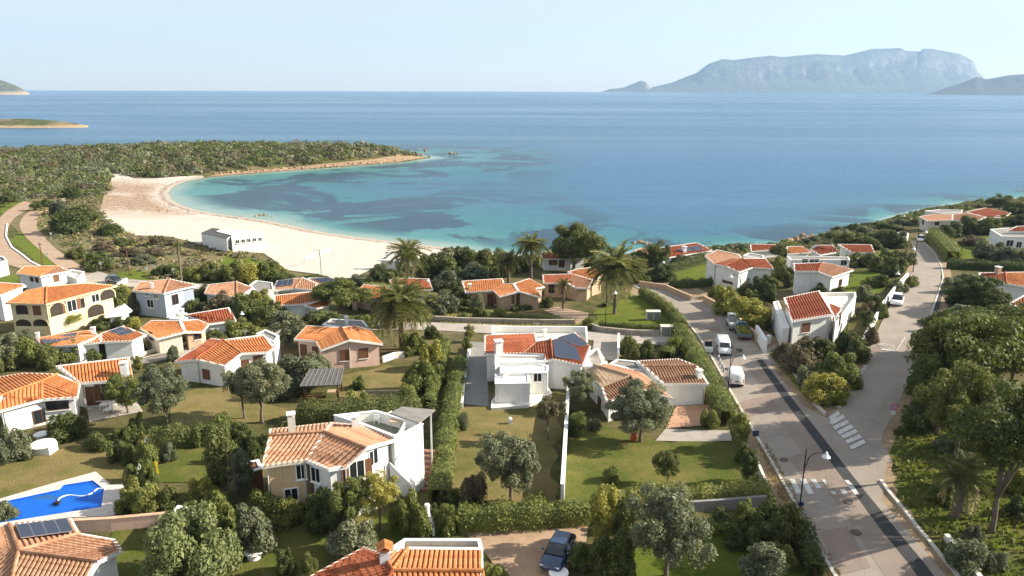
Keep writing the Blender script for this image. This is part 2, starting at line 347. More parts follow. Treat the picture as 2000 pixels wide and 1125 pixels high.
def asphalt(name, col, warm):
    m, t, n, l, b = newmat(name)
    a = noise(t, 0.25, 5, 0.65); f = noise(t, 14, 3, 0.7); p = noise(t, 0.9, 4, 0.6, dist=0.5)
    c = mix(t, mapr(t, a.outputs[0], 0.35, 0.7), col, warm)
    c = mix(t, mapr(t, p.outputs[0], 0.58, 0.70, 0, 0.35), c, tuple(x * 0.6 for x in col))
    c = mix(t, mapr(t, f.outputs[0], 0.3, 0.8, 0, 0.4), c, tuple(min(1, x * 1.35) for x in warm))
    vo = n.new('ShaderNodeTexVoronoi'); vo.feature = 'DISTANCE_TO_EDGE'; vo.inputs['Scale'].default_value = 0.16
    mp = n.new('ShaderNodeVectorMath'); mp.operation = 'ADD'; l.new(n['POSN'].outputs['Position'], mp.inputs[0]); l.new(p.outputs['Color'], mp.inputs[1]); l.new(mp.outputs[0], vo.inputs['Vector'])
    c = mix(t, mapr(t, vo.outputs['Distance'], 0.008, 0.0, 0, 0.35), c, tuple(x * 0.5 for x in col))
    l.new(c, b.inputs['Base Color']); b.inputs['Roughness'].default_value = 0.92; b.inputs['Specular IOR Level'].default_value = 0.15
    l.new(bump(t, f.outputs[0], 0.3, 0.02), b.inputs['Normal']); return m
ASPH = asphalt('asphalt_worn', (0.235, 0.195, 0.158), (0.31, 0.262, 0.212)); ASPHN = asphalt('asphalt_new', (0.042, 0.042, 0.043), (0.062, 0.060, 0.058))
ASPHR = asphalt('asphalt_repair', (0.20, 0.155, 0.125), (0.27, 0.205, 0.16)); ASPHP = asphalt('paved_road_pink', (0.28, 0.19, 0.13), (0.36, 0.26, 0.18)); VERGE = plain('verge_dirt', (0.27, 0.19, 0.11), 1, 0.3, 0.8)
CONC = plain('concrete_pale', (0.34, 0.30, 0.25), 0.9, 0.2, 0.6); PAVE = plain('paving_terracotta', (0.33, 0.22, 0.14), 0.9, 0.22, 0.9)
KERB = plain('kerb_stone', (0.52, 0.48, 0.41), 0.9, 0.25, 1.2); PAINT = plain('road_paint', (0.52, 0.50, 0.46), 0.85, 0.34, 2.5)
BED = plain('seabed_dark', (0.1, 0.1, 0.1))
# --- surfaces of the setting
def sheet(name, px, dz, mat, kind='structure', **k): return drape(name, gp(px), dz, mat, kind=kind, **k)
sand_px = [(1010,512),(930,505),(870,512),(840,505),(760,515),(740,520),(690,543),(640,545),(615,535),(560,528),(540,512),(515,495),(470,492),(420,488),(380,474),(330,462),(262,460),
           (215,440),(195,410),(205,375),(218,350),(212,336),(235,338),(262,349),(300,349),(345,345),(395,343)]
cpx = [p for p in COAST_PX if 9 <= COAST_PX.index(p) <= 28]
sand_poly = gp(sand_px) + [at(x, y, 0) for x, y in cpx]
so_ = drape('beach', sand_poly, 0.08, SAND, kind='structure', attr=True)
sheet('dune_ground', [(0,400),(60,385),(190,380),(200,412),(230,440),(262,456),(330,460),(378,472),(420,487),(500,495),(540,513),(565,530),(620,540),(560,556),(400,545),(200,520),(60,470),(10,430)], 0.05, DUNE)
ROAD_L = [(1645,1150),(1605,1085),(1570,1020),(1545,972),(1516,920),(1487,870),(1458,820),(1432,775),(1407,730),(1385,690),(1362,655),(1335,622),(1305,595),(1268,572),(1228,556)]
ROAD_R = [(1865,1150),(1825,1100),(1775,1040),(1722,980),(1672,920),(1620,855),(1565,790),(1522,735),(1487,690),(1462,660),(1435,632),(1400,605),(1360,585),(1310,567),(1255,549)]
def strip(L_, R_): return spline(gp(L_), 4) + spline(gp(R_), 4)[::-1]
sheet('verge', [(1600,1150),(1560,1040),(1500,950),(1430,840),(1370,730),(1330,660),(1290,610),(1220,570),(1235,540),(1330,552),(1420,590),(1500,650),(1580,700),(1700,690),(1760,560),(1790,470),(1850,490),(1860,560),(1835,660),(1800,760),(1760,850),(1740,920),(1850,1060),(1920,1150)], 0.05, VERGE)
drape('road', strip(ROAD_L, ROAD_R), 0.10, ASPH, kind='structure')
ST_L = [(1660,905),(1618,820),(1640,797),(1668,755),(1690,715),(1700,680),(1722,630),(1742,592),(1766,555),(1783,525),(1786,495),(1778,472)]
ST_R = [(1745,905),(1722,862),(1742,815),(1768,760),(1790,705),(1803,660),(1818,615),(1832,575),(1842,545),(1838,520),(1826,495),(1800,468)]
drape('street', strip(ST_L, ST_R), 0.09, ASPH, kind='structure')
drape('street_mouth', gp([(1610,815),(1735,880),(1722,985),(1560,788)]), 0.08, ASPH, kind='structure')
LANE_L = [(1742,1150),(1700,1085),(1650,1008),(1604,940),(1560,878),(1520,818),(1484,760),(1462,722)]
PATCH_L = [(1805,1150),(1772,1100),(1715,1030),(1668,965),(1622,905),(1578,845),(1540,795),(1505,745),(1478,705)]
PATCH_R = [(1840,1150),(1803,1100),(1745,1030),(1692,965),(1641,900),(1593,838),(1553,788),(1517,740),(1488,703)]
drape('resurfaced_lane', strip(LANE_L, PATCH_L), 0.11, asphalt('asphalt_pink', (0.21, 0.165, 0.13), (0.285, 0.225, 0.175)), kind='structure')
drape('road_patch', strip(PATCH_L, PATCH_R), 0.12, ASPHN, kind='structure')
drape('road_patch', strip([(1790,720),(1803,680),(1815,640),(1826,600),(1836,560),(1838,530)], [(1802,720),(1813,680),(1824,640),(1835,600),(1842,560),(1842,530)]), 0.11, ASPHN, kind='structure')
sheet('lane', [(250,706),(330,686),(420,668),(510,648),(560,640),(640,637),(740,632),(835,630),(960,634),(1060,640),(1150,648),(1230,652),(1318,655),(1360,668),(1345,684),(1290,674),(1200,668),(1150,665),(960,652),(835,645),(740,645),(640,650),(560,655),(510,664),(420,686),(330,702),(260,716)], 0.08, CONC)
# beach roads on the far left
drape('beach_road', strip([(-30,505),(-5,470),(-10,445),(5,420),(30,402),(48,393)], [(115,545),(62,510),(22,482),(14,455),(30,425),(72,400)]), 0.08, ASPHP, kind='structure')
drape('beach_road', strip([(152,548),(100,510),(66,478),(42,452),(40,432),(60,412),(100,395),(118,386)], [(192,540),(140,508),(108,485),(86,462),(72,443),(78,425),(104,405),(135,390)]), 0.08, ASPHP, kind='structure')
sheet('beach_road', [(150,548),(190,530),(240,545),(330,552),(420,556),(560,560),(560,566),(400,566),(300,562),(220,560),(160,562)], 0.09, CONC)
LAWNS = [('lawn', [(-40,905),(60,880),(190,868),(285,848),(272,965),(235,1020),(-40,1050)], LAWND), ('lawn', [(345,770),(450,752),(570,810),(430,838),(320,835)], LAWND),
         ('lawn', [(290,880),(415,862),(425,905),(400,938),(290,950)], LAWN), ('lawn', [(655,740),(745,715),(850,715),(845,760),(790,795),(660,775)], LAWND),
         ('lawn', [(885,800),(1095,770),(1080,990),(855,985)], LAWND), ('lawn', [(1105,805),(1180,835),(1290,862),(1440,862),(1480,955),(1095,992)], LAWN),
         ('lawn', [(220,1040),(600,1000),(900,1010),(960,1060),(930,1140),(200,1140)], LAWN), ('lawn', [(1240,1050),(1480,1015),(1580,1140),(1200,1140)], LAWNB),
         ('lawn', [(1745,870),(1800,760),(2050,800),(2060,1150),(1890,1150),(1760,985)], LAWN), ('lawn', [(865,600),(930,598),(1080,618),(1145,626),(1140,640),(860,632)], LAWND),
         ('lawn', [(1160,610),(1230,575),(1280,580),(1330,630),(1310,645),(1165,640)], LAWNB), ('lawn', [(1285,530),(1330,512),(1385,512),(1392,548),(1310,548)], LAWNB),
         ('lawn', [(1662,532),(1745,530),(1735,552),(1720,575),(1650,572)], LAWNB), ('lawn', [(1850,475),(1930,462),(1945,470),(1915,505),(1870,508)], LAWNB),
         ('lawn', [(1208,682),(1290,680),(1290,700),(1210,703)], LAWND), ('lawn', [(0,545),(34,535),(36,552),(0,560)], LAWNB), ('lawn', [(1700,500),(1735,484),(1745,492),(1715,505)], LAWNB),
         ('lawn', [(0,395),(38,382),(42,394),(15,410),(0,418)], LAWNB), ('lawn', [(18,470),(60,432),(72,443),(96,478),(150,540),(118,542),(60,505)], LAWNB), ('lawn', [(1885,605),(1990,592),(1985,615),(1900,620)], LAWNB),
         ('lawn', [(180,545),(260,528),(420,540),(440,500),(480,498),(540,530),(520,556),(300,556)], LAWNB)]
def ragged(px, amp=0.7):
    P = gp(px); out = []; n = len(P)
    for i in range(n):
        a, b_ = P[i], P[(i + 1) % n]; k = max(1, int((b_ - a).length / 1.1)); s = Vector((-(b_ - a).y, (b_ - a).x, 0)).normalized()
        for j in range(k): out.append(a.lerp(b_, j / k) + s * (amp * math.sin(j * 1.1 + i * 2.3) * 0.5 + random.uniform(-amp, amp) * 0.5) * (0 if j == 0 else 1))
    return out
for i, (nm, px, mt) in enumerate(LAWNS): drape(nm, ragged(px), 0.06 + 0.004 * (i % 3), mt, kind='structure', step=3)
sheet('driveway', [(900,790),(955,795),(950,690),(945,670),(918,668),(910,730)], 0.09, GREYW)
sheet('driveway', [(1155,700),(1205,706),(1208,668),(1160,662)], 0.09, CONC)
sheet('driveway', [(1060,606),(1090,600),(1150,612),(1145,632),(1120,632)], 0.09, ASPHP)
sheet('driveway', [(905,1038),(1060,1022),(1150,1020),(1145,1060),(1090,1140),(990,1140),(950,1085)], 0.09, PAVE)
sheet('terrace', [(1320,795),(1400,790),(1395,830),(1300,838)], 0.09, TERRA)
sheet('terrace', [(1280,862),(1300,838),(1425,842),(1430,862)], 0.085, CONC)
sheet('terrace', [(170,800),(260,775),(280,805),(175,825)], 0.09, CONC)
sheet('gravel_yard', [(1470,690),(1510,675),(1550,690),(1530,712),(1490,712)], 0.075, CONC)
sheet('gravel_yard', [(1285,558),(1330,548),(1400,580),(1380,592)], 0.07, VERGE)
# ------------------------------------------------------------------ houses
def world_child(o, parent):
    o.parent = parent
    if parent.type == 'EMPTY': o.matrix_parent_inverse = Matrix.Translation(-Vector(parent.location))
    return o
def off_loop(loop, d):                  # CCW loop of Vectors (xy used); positive = outward
    n = len(loop); out = []
    for i in range(n):
        p0, p1, p2 = loop[i - 1].to_2d(), loop[i].to_2d(), loop[(i + 1) % n].to_2d()
        e1 = (p1 - p0).normalized(); e2 = (p2 - p1).normalized()
        n1 = Vector((e1.y, -e1.x)); n2 = Vector((e2.y, -e2.x)); b = n1 + n2
        if b.length < 0.2: b = n1 * 2
        b = b.normalized(); k = min(1 / max(b.dot(n1), 0.35), 2.2)
        q = p1 + b * d * k; out.append(Vector((q.x, q.y, loop[i].z)))
    return out
def ccw(poly):
    a = sum(poly[i].x * poly[(i+1) % len(poly)].y - poly[(i+1) % len(poly)].x * poly[i].y for i in range(len(poly)))
    return a > 0
def tess(P):
    out = []
    for a, b, c in geometry.tessellate_polygon([[Vector((p.x, p.y, 0)) for p in P]]):
        A, B, C = P[a], P[b], P[c]; out.append((a, b, c) if (B.x-A.x)*(C.y-A.y)-(B.y-A.y)*(C.x-A.x) > 0 else (a, c, b))
    return out
def surf(P, co):
    T = [(P[a], P[b], P[c]) for a, b, c in tess(P)]
    def z(x, y):
        best = None
        for A, B, C in T:
            d = (B.y-C.y)*(A.x-C.x)+(C.x-B.x)*(A.y-C.y)
            if abs(d) < 1e-9: continue
            u = ((B.y-C.y)*(x-C.x)+(C.x-B.x)*(y-C.y))/d; v = ((C.y-A.y)*(x-C.x)+(A.x-C.x)*(y-C.y))/d; m = min(u, v, 1-u-v)
            if best is None or m > best[0]: best = (m, u*A.z+v*B.z+(1-u-v)*C.z)
        return best[1] if best and best[0] > -0.25 else co[0]*x+co[1]*y+co[2]
    return z
class House:
    def __init__(s, name, label, base, cat='house', group=None, z0=None):
        p = G(*base); s.z0 = p.z if z0 is None else z0; s.e = empty(name, (p.x, p.y, s.z0)); tag(s.e, label, cat, group); s.walls = []; s.planes = []; s.pos = p
    def add(s, mb, name, mats, parent=None, **k):
        o = mb.build(name, mats, None, **k); return world_child(o, parent or s.e)
    def wallring(s, loop, zb, mat, dz=-0.1, name='wall'):
        mb = MB(); n = len(loop)
        for i in range(n):
            a, b = loop[i], loop[(i+1) % n]
            q = [Vector((a.x, a.y, zb)), Vector((b.x, b.y, zb)), Vector((b.x, b.y, b.z + dz)), Vector((a.x, a.y, a.z + dz))]
            mb.add(q, [(0, 1, 2, 3)]); s.walls.append(q)
        return s.add(mb, name, mat)
    def block(s, faces, wall=WHITE, over=0.38, trim=TRIM, courses=False, pitch=0.34, base=-1.2, ridge=True):
        W3 = lambda v: at(v[0], v[1], s.z0 + v[2])
        fl = []
        for f in faces:
            pts = list(f[0]); P = [W3(v) for v in pts]
            d = f[2] if len(f) > 2 else None
            dirv = None
            if d is not None: a, b = P[d], P[(d+1) % len(P)]; dirv = (b - a).to_2d()
            if not ccw(P): P = P[::-1]; pts = pts[::-1]
            fl.append((pts, P, f[1], dirv))
        # roof slab
        mb = MB(); mats = [CHAN[k] for k in 'oprbc'] + [CREAM, FELT]
        keys = 'oprbcwf'
        for pts, P, m, d in fl:
            k = keys.index(m); n = len(P)
            mb.add(P, [tuple(q) for q in tess(P)], k)
            mb.add([p - Vector((0, 0, 0.16)) for p in P], [tuple(q)[::-1] for q in tess(P)], 5)
        roof = s.add(mb, 'roof', mats)
        # boundary loops
        edges = {}
        for fi, (pts, P, m, d) in enumerate(fl):
            for i in range(len(pts)): edges[(pts[i], pts[(i+1) % len(pts)])] = (P[i], P[(i+1) % len(P)], fi)
        bnd = {k: v for k, v in edges.items() if (k[1], k[0]) not in edges}
        nxt = {}
        for a, b in bnd: nxt.setdefault(a, []).append(b)
        while nxt:
            a = next(iter(nxt)); loop = [a]; c = a
            while c in nxt:
                b = nxt[c].pop()
                if not nxt[c]: del nxt[c]
                c = b
                if c == a: break
                loop.append(c)
            L = [W3(v) for v in loop]
            if len(L) < 3: continue
            inn = off_loop(L, -over)
            s.wallring(inn, s.z0 + base, wall)
            if courses:
                ps = sorted(off_loop(L, -over + 0.09), key=lambda v: v.y)[:2]
                for v in ps: mb = MB(); mb.tube([(v.x, v.y, s.z0 + base), (v.x, v.y, v.z - 0.25)], 0.06, 6); s.add(mb, 'downpipe', PIPE)
            o1, o2 = off_loop(L, 0.05), off_loop(L, -0.20); mb = MB(); n = len(L); vs = []; fs = []
            for i in range(n):
                vs += [(o1[i].x, o1[i].y, L[i].z + 0.06), (o1[i].x, o1[i].y, L[i].z - 0.22), (o2[i].x, o2[i].y, L[i].z - 0.22), (o2[i].x, o2[i].y, L[i].z + 0.06)]
            for i in range(n):
                j = (i+1) % n
                for k in range(4): fs.append((i*4+k, i*4+(k+1) % 4, j*4+(k+1) % 4, j*4+k))
            mb.add(vs, fs); s.add(mb, 'eave_trim', trim)
        # tiles
        joined = []
        for pts, P, m, d in fl:
            A = np.array([(p.x, p.y, 1) for p in P]); zc = np.array([p.z for p in P]); co = np.linalg.lstsq(A, zc, rcond=None)[0]
            s.planes.append((P, co))
            if m in 'wf': continue
            zf = surf(P, co)
            g = Vector((-co[0], -co[1]))
            if d is None: d = g if g.length > 1e-3 else Vector((0, -1))
            d = d.normalized()
            if d.dot(g) < 0: d = -d
            c = Vector((-d.y, d.x)); P2 = [Vector((p.x, p.y)) for p in P]
            us = [p.dot(c) for p in P2]; u = min(us) + pitch * 0.5
            while u < max(us):
                ts = []
                for i in range(len(P2)):
                    a, b = P2[i], P2[(i+1) % len(P2)]; ua, ub = a.dot(c), b.dot(c)
                    if (ua > u) != (ub > u): ts.append((a + (b - a) * ((u - ua) / (ub - ua))).dot(d))
                ts.sort(); rows = MB()
                for k in range(0, len(ts) - 1, 2):
                    t0, t1 = ts[k] + 0.02, ts[k+1] + 0.05
                    if t1 - t0 < 0.15: continue
                    nt_ = max(1, round((t1 - t0) / 0.45)); L_ = (t1 - t0) / nt_
                    for q in range(nt_):
                        a0, a1 = t0 + q * L_ - 0.03, t0 + (q + 1) * L_; ju = random.uniform(-0.012, 0.012); jz = random.uniform(0, 0.012)
                        w = pitch * 0.37; vs = []
                        for tt, lift, ww in ((a0, 0.0, w * 0.92), (a1, 0.035, w)):
                            for cu, hh in ((-ww, -0.02), (-ww * 0.55, 0.06), (ww * 0.55, 0.06), (ww, -0.02)):
                                xy = d * tt + c * (u + cu + ju); vs.append((xy.x, xy.y, zf(xy.x, xy.y) + hh + lift + jz))
                        rows.add(vs, [(0, 1, 5, 4), (1, 2, 6, 5), (2, 3, 7, 6), (4, 5, 6, 7)])
                if rows.f:
                    if courses: s.add(rows, 'tile_course', TILE[m], roof)
                    else: joined.append((m, rows))
                u += pitch
        if joined:
            by = {}
            for m, r in joined:
                b = by.setdefault(m, MB()); k = len(b.v); b.v += r.v; b.f += [tuple(i + k for i in f) for f in r.f]; b.m += r.m
            for m, b in by.items(): s.add(b, 'roof_tiles', TILE[m], roof)['kind'] = 'stuff'
        if ridge:
            done = set()
            for (a, b), (pa, pb, fi) in edges.items():
                if (b, a) in edges and (b, a) not in done:
                    done.add((a, b)); fj = edges[(b, a)][2]; mid = (pa + pb) / 2
                    cz = []
                    for f in (fi, fj):
                        P = fl[f][1]; c = sum(P, Vector()) / len(P); A = s.planes[-len(fl) + f][1]
                        dd = (c - mid).to_2d().normalized(); cz.append(A[0]*dd.x + A[1]*dd.y)
                    if sum(cz) < -0.05:
                        mb = MB(); L_ = (pb - pa).length; k = max(2, int(L_ / 0.5))
                        for q in range(k):
                            p0, p1 = pa.lerp(pb, q / k), pa.lerp(pb, (q + 1.08) / k); up = Vector((0, 0, 0.07))
                            mb.tube([p0 + up, p1 + up * 1.25], [0.13, 0.15], 7, 0, False)
                        m = fl[fi][2]; s.add(mb, 'ridge_cap', TILE[m] if m in TILE else MORTAR, roof)
                    elif sum(cz) > 0.05:
                        mb = MB(); mb.bar(pa + Vector((0, 0, .03)), pb + Vector((0, 0, .03)), 0.3, 0.05); s.add(mb, 'valley_gutter', MORTAR, roof)
        return roof
    def flat(s, px, h, par=0.5, wall=WHITE, floor=CREAM, base=-1.2, cap=CAPW, th=0.22):
        L = [at(x, y, s.z0 + h + par) for x, y in px]
        if not ccw(L): L = L[::-1]
        s.wallring(L, s.z0 + base, wall, 0.0)
        inn = off_loop(L, -th); n = len(L); zf = s.z0 + h
        mb = MB(); mb.add([(p.x, p.y, zf) for p in inn], [tuple(range(n))]); s.planes.append((inn, np.array((0, 0, zf)))); s.add(mb, 'flat_roof', floor)
        if par > 0.03:
            mb = MB()
            for i in range(n):
                j = (i+1) % n; mb.add([(inn[j].x, inn[j].y, zf), (inn[i].x, inn[i].y, zf), inn[i], inn[j]], [(0, 1, 2, 3)])
            s.add(mb, 'parapet', wall)
        o1, o2 = off_loop(L, 0.04), off_loop(inn, -0.03); mb = MB(); vs = []; fs = []
        for i in range(n):
            z = L[i].z; vs += [(o1[i].x, o1[i].y, z + 0.05), (o1[i].x, o1[i].y, z - 0.05), (o2[i].x, o2[i].y, z - 0.03), (o2[i].x, o2[i].y, z + 0.05)]
        for i in range(n):
            j = (i+1) % n
            for k in range(4): fs.append((i*4+k, i*4+(k+1) % 4, j*4+(k+1) % 4, j*4+k))
        mb.add(vs, fs); s.add(mb, 'coping', cap)
    def aerial(s, px, py, hh=2.0):
        b = s.roofhit(px, py)
        if not b: return
        p = b[1]; m = MB(Matrix.Translation(p)); m.tube([(0,0,-0.3),(0,0,hh)], 0.025, 5); o = s.add(m, 'aerial', ALU); m = MB(Matrix.Translation(p)); m.tube([(-0.6,0,hh-0.1),(0.6,0,hh-0.1)], 0.02, 5)
        for k in range(5): m.tube([(-0.5+k*0.25,-0.3,hh-0.1),(-0.5+k*0.25,0.3,hh-0.1)], 0.012, 4)
        s.add(m, 'antenna_rods', ALU, o)
    def wallhit(s, px, py):
        d = ray(px, py); best = None
        for q in s.walls:
            u = q[1] - q[0]; 
            if u.length < 0.3: continue
            u = u.normalized(); nrm = Vector((u.y, -u.x, 0))
            if nrm.dot(d) > -0.02: continue
            t = (q[0] - CAM).dot(nrm) / d.dot(nrm); p = CAM + d * t; k = (p - q[0]).dot(u); w = (q[1] - q[0]).length
            if -0.05 <= k <= w + 0.05 and p.z > q[0].z:
                zt = q[3].z + (q[2].z - q[3].z) * (k / w)
                if p.z < zt + 0.2 and (best is None or t < best[0]): best = (t, p, u, nrm)
        return best
    def win(s, px, py, w=1.0, h=1.2, st='s', frame=None):
        b = s.wallhit(px, py)
        if not b: return
        _, p, u, nr = b; M = Matrix(((u.x, nr.x, 0, p.x), (u.y, nr.y, 0, p.y), (0, 0, 1, p.z), (0, 0, 0, 1)))
        fm = frame or {'s': SHUTTER, 'd': WOODB, 'g': WOODB, 'w': TRIM, 'a': YELLOW, 'o': TRIM}[st]
        f = MB(M); t = 0.09
        if st == 'a':                     # arched opening: thick surround, shaded recess painted as a flat dark sheet
            pts = [(-w/2, -h/2)] + [(w/2*math.cos(math.pi - k*math.pi/10), h/2 - w*0.32 + w*0.32*math.sin(k*math.pi/10)) for k in range(11)] + [(w/2, -h/2)]
            rec = MB(M); n = len(pts); rec.add([(x, 0.02, z) for x, z in pts], [tuple(range(n))]); 
            for i in range(n - 1):
                (x0, z0), (x1, z1) = pts[i], pts[i+1]; k = 1.12
                f.add([(x0,0.02,z0),(x1,0.02,z1),(x1,0.09,z1),(x0,0.09,z0),(x0*k,0.02,z0+(z0+h/2)*0.1),(x1*k,0.02,z1+(z1+h/2)*0.1),(x1*k,0.09,z1+(z1+h/2)*0.1),(x0*k,0.09,z0+(z0+h/2)*0.1)],
                      [(0,1,2,3),(3,2,6,7),(7,6,5,4)])
            o = s.add(f, 'arch', fm); s.add(rec, 'pane', SHADEIN, o); return
        f.box(-w/2-t, -w/2, 0, 0.07, -h/2-t, h/2+t); f.box(w/2, w/2+t, 0, 0.07, -h/2-t, h/2+t); f.box(-w/2, w/2, 0, 0.07, h/2, h/2+t); f.box(-w/2, w/2, 0, 0.07, -h/2-t, -h/2)
        o = s.add(f, 'door' if st == 'd' else 'window', fm)
        if st in 'sd':
            for sx in (-1, 1):
                g = MB(M); x0, x1 = (-w/2, -0.015) if sx < 0 else (0.015, w/2); g.box(x0, x1, 0.005, 0.04, -h/2, h/2)
                for k in range(5): z = -h/2 + (k + 0.5) * h / 5; g.box(x0+0.06, x1-0.06, 0.04, 0.055, z - h*0.03, z + h*0.05)
                s.add(g, 'shutter', SHUTTER if st == 's' else WOODB, o)
        else:
            g = MB(M); g.box(-w/2, w/2, 0.004, 0.02, -h/2, h/2); s.add(g, 'pane', GLASS, o)
            g = MB(M); g.box(-0.03, 0.03, 0.02, 0.05, -h/2, h/2); s.add(g, 'mullion', fm, o)
            if st == 'o':
                for sx in (-1, 1):
                    g = MB(M); x0, x1 = sorted((sx*(w/2+t), sx*(w+t))); g.box(x0, x1, 0.02, 0.06, -h/2, h/2); s.add(g, 'shutter', SHUTTER, o)
        if st != 'd':
            g = MB(M); g.box(-w/2-0.15, w/2+0.15, 0, 0.14, -h/2-t-0.07, -h/2-t); s.add(g, 'sill', TRIM, o)
    def roofhit(s, px, py):
        d = ray(px, py); best = None
        for P, co in s.planes:
            den = d.z - co[0]*d.x - co[1]*d.y
            if abs(den) < 1e-6: continue
            t = (co[0]*CAM.x + co[1]*CAM.y + co[2] - CAM.z) / den; p = CAM + d * t
            if inside(np.array([(v.x, v.y) for v in P]), p.x, p.y) and (best is None or t < best[0]): best = (t, p, co)
        return best
    def chimney(s, px, py, w=0.7, h=1.1, mat=WHITE, cap='slab', rz=0.3):
        b = s.roofhit(px, py)
        if not b: return
        p = b[1]; M = Matrix.Translation(p) @ Matrix.Rotation(rz, 4, 'Z'); m = MB(M); m.box(-w/2, w/2, -w/2, w/2, -0.5, h); o = s.add(m, 'chimney', mat)
        m = MB(M)
        if cap == 'slab':
            for x in (-1, 1):
                for y in (-1, 1): m.box(x*w*0.35-0.06, x*w*0.35+0.06, y*w*0.35-0.06, y*w*0.35+0.06, h, h+0.18)
            m.box(-w*0.62, w*0.62, -w*0.62, w*0.62, h+0.18, h+0.27); s.add(m, 'cap', CAPW, o)
        else:
            m.box(-w*0.4, w*0.4, -w*0.4, w*0.4, h, h + 0.2)
            for sx in (-1, 1): m.add([(sx*w*0.7, -w*0.7, h+0.2), (sx*w*0.7, w*0.7, h+0.2), (0, w*0.7, h+0.5), (0, -w*0.7, h+0.5)], [(0, 1, 2, 3)])
            for k in range(5): y = -w*0.6 + k*w*0.3; m.tube([(-w*0.72, y, h+0.24), (0, y, h+0.55), (w*0.72, y, h+0.24)], 0.07, 5)
            s.add(m, 'cap', TILE['o'], o)
    def panelpoly(s, pts, lift=0.24):
        hits = [s.roofhit(*p) for p in pts]; co = next((h[2] for h in hits if h), None)
        if co is None: return
        P = []
        for (px, py) in pts:
            d = ray(px, py); t = (co[0]*CAM.x + co[1]*CAM.y + co[2] - CAM.z) / (d.z - co[0]*d.x - co[1]*d.y); P.append(CAM + d * t)
        if not ccw(P): P = P[::-1]
        nr = Vector((-co[0], -co[1], 1)).normalized(); n = len(P); mb = MB(); mb.add([p + nr*(lift-0.06) for p in P] + [p + nr*lift for p in P], [tuple(range(n, 2*n))], 0); mb.add([p + nr*(lift-0.06) for p in P] + [p + nr*lift for p in P], [(i,(i+1) % n,n+(i+1) % n,n+i) for i in range(n)], 1)
        s.add(mb, 'solar_panel', [PANEL, ALU])
    def solar(s, c4, nu, nv, lift=0.24):
        hits = [s.roofhit(*p) for p in c4]
        co = next((h[2] for h in hits if h), None)
        if co is None: return
        P = []
        for (px, py) in c4:
            d = ray(px, py); t = (co[0]*CAM.x + co[1]*CAM.y + co[2] - CAM.z) / (d.z - co[0]*d.x - co[1]*d.y); P.append(CAM + d * t)
        nr = Vector((-co[0], -co[1], 1)).normalized()
        f = lambda a, b: (P[0]*(1-a)+P[1]*a)*(1-b) + (P[3]*(1-a)+P[2]*a)*b
        for i in range(nu):
            for j in range(nv):
                g = 0.012; q = [f((i+g)/nu, (j+g)/nv), f((i+1-g)/nu, (j+g)/nv), f((i+1-g)/nu, (j+1-g)/nv), f((i+g)/nu, (j+1-g)/nv)]
                lo = [p + nr*(lift-0.05) for p in q]; hi = [p + nr*lift for p in q]; mb = MB(); mb.add(lo + hi, [(0,1,5,4),(1,2,6,5),(2,3,7,6),(3,0,4,7),(4,5,6,7)], 1)
                c = sum(hi, Vector())/4; mb.add([c + (p - c)*0.955 + nr*0.004 for p in hi], [(0,1,2,3)], 0)
                s.add(mb, 'solar_panel', [PANEL, ALU])
PIPE = plain('downpipe', (0.50, 0.47, 0.43), 0.6, 0.2, 3)
CHAN = {'o': plain('channel_orange', (0.22, 0.062, 0.02), 0.95, 0.25, 2), 'p': plain('channel_aged', (0.21, 0.10, 0.055), 0.95, 0.25, 2), 'r': plain('channel_red', (0.13, 0.03, 0.013), 0.95, 0.25, 2), 'b': plain('channel_brown', (0.10, 0.05, 0.03), 0.95, 0.25, 2), 'c': plain('channel_cream', (0.22, 0.135, 0.08), 0.95, 0.25, 2)}
def panel_mat():
    m, t, n, l, b = newmat('solar_cells')
    a = noise(t, 2.0, 3, 0.5); l.new(mix(t, a.outputs[0], (0.012, 0.016, 0.03), (0.03, 0.037, 0.06)), b.inputs['Base Color']); b.inputs['Roughness'].default_value = 0.22; return m
PANEL = panel_mat(); ALU = plain('aluminium', (0.55, 0.55, 0.56), 0.35, 0.1, 2, 0.8); SHADEIN = plain('painted_shade_interior', (0.045, 0.036, 0.028), 0.9, 0.3, 2)

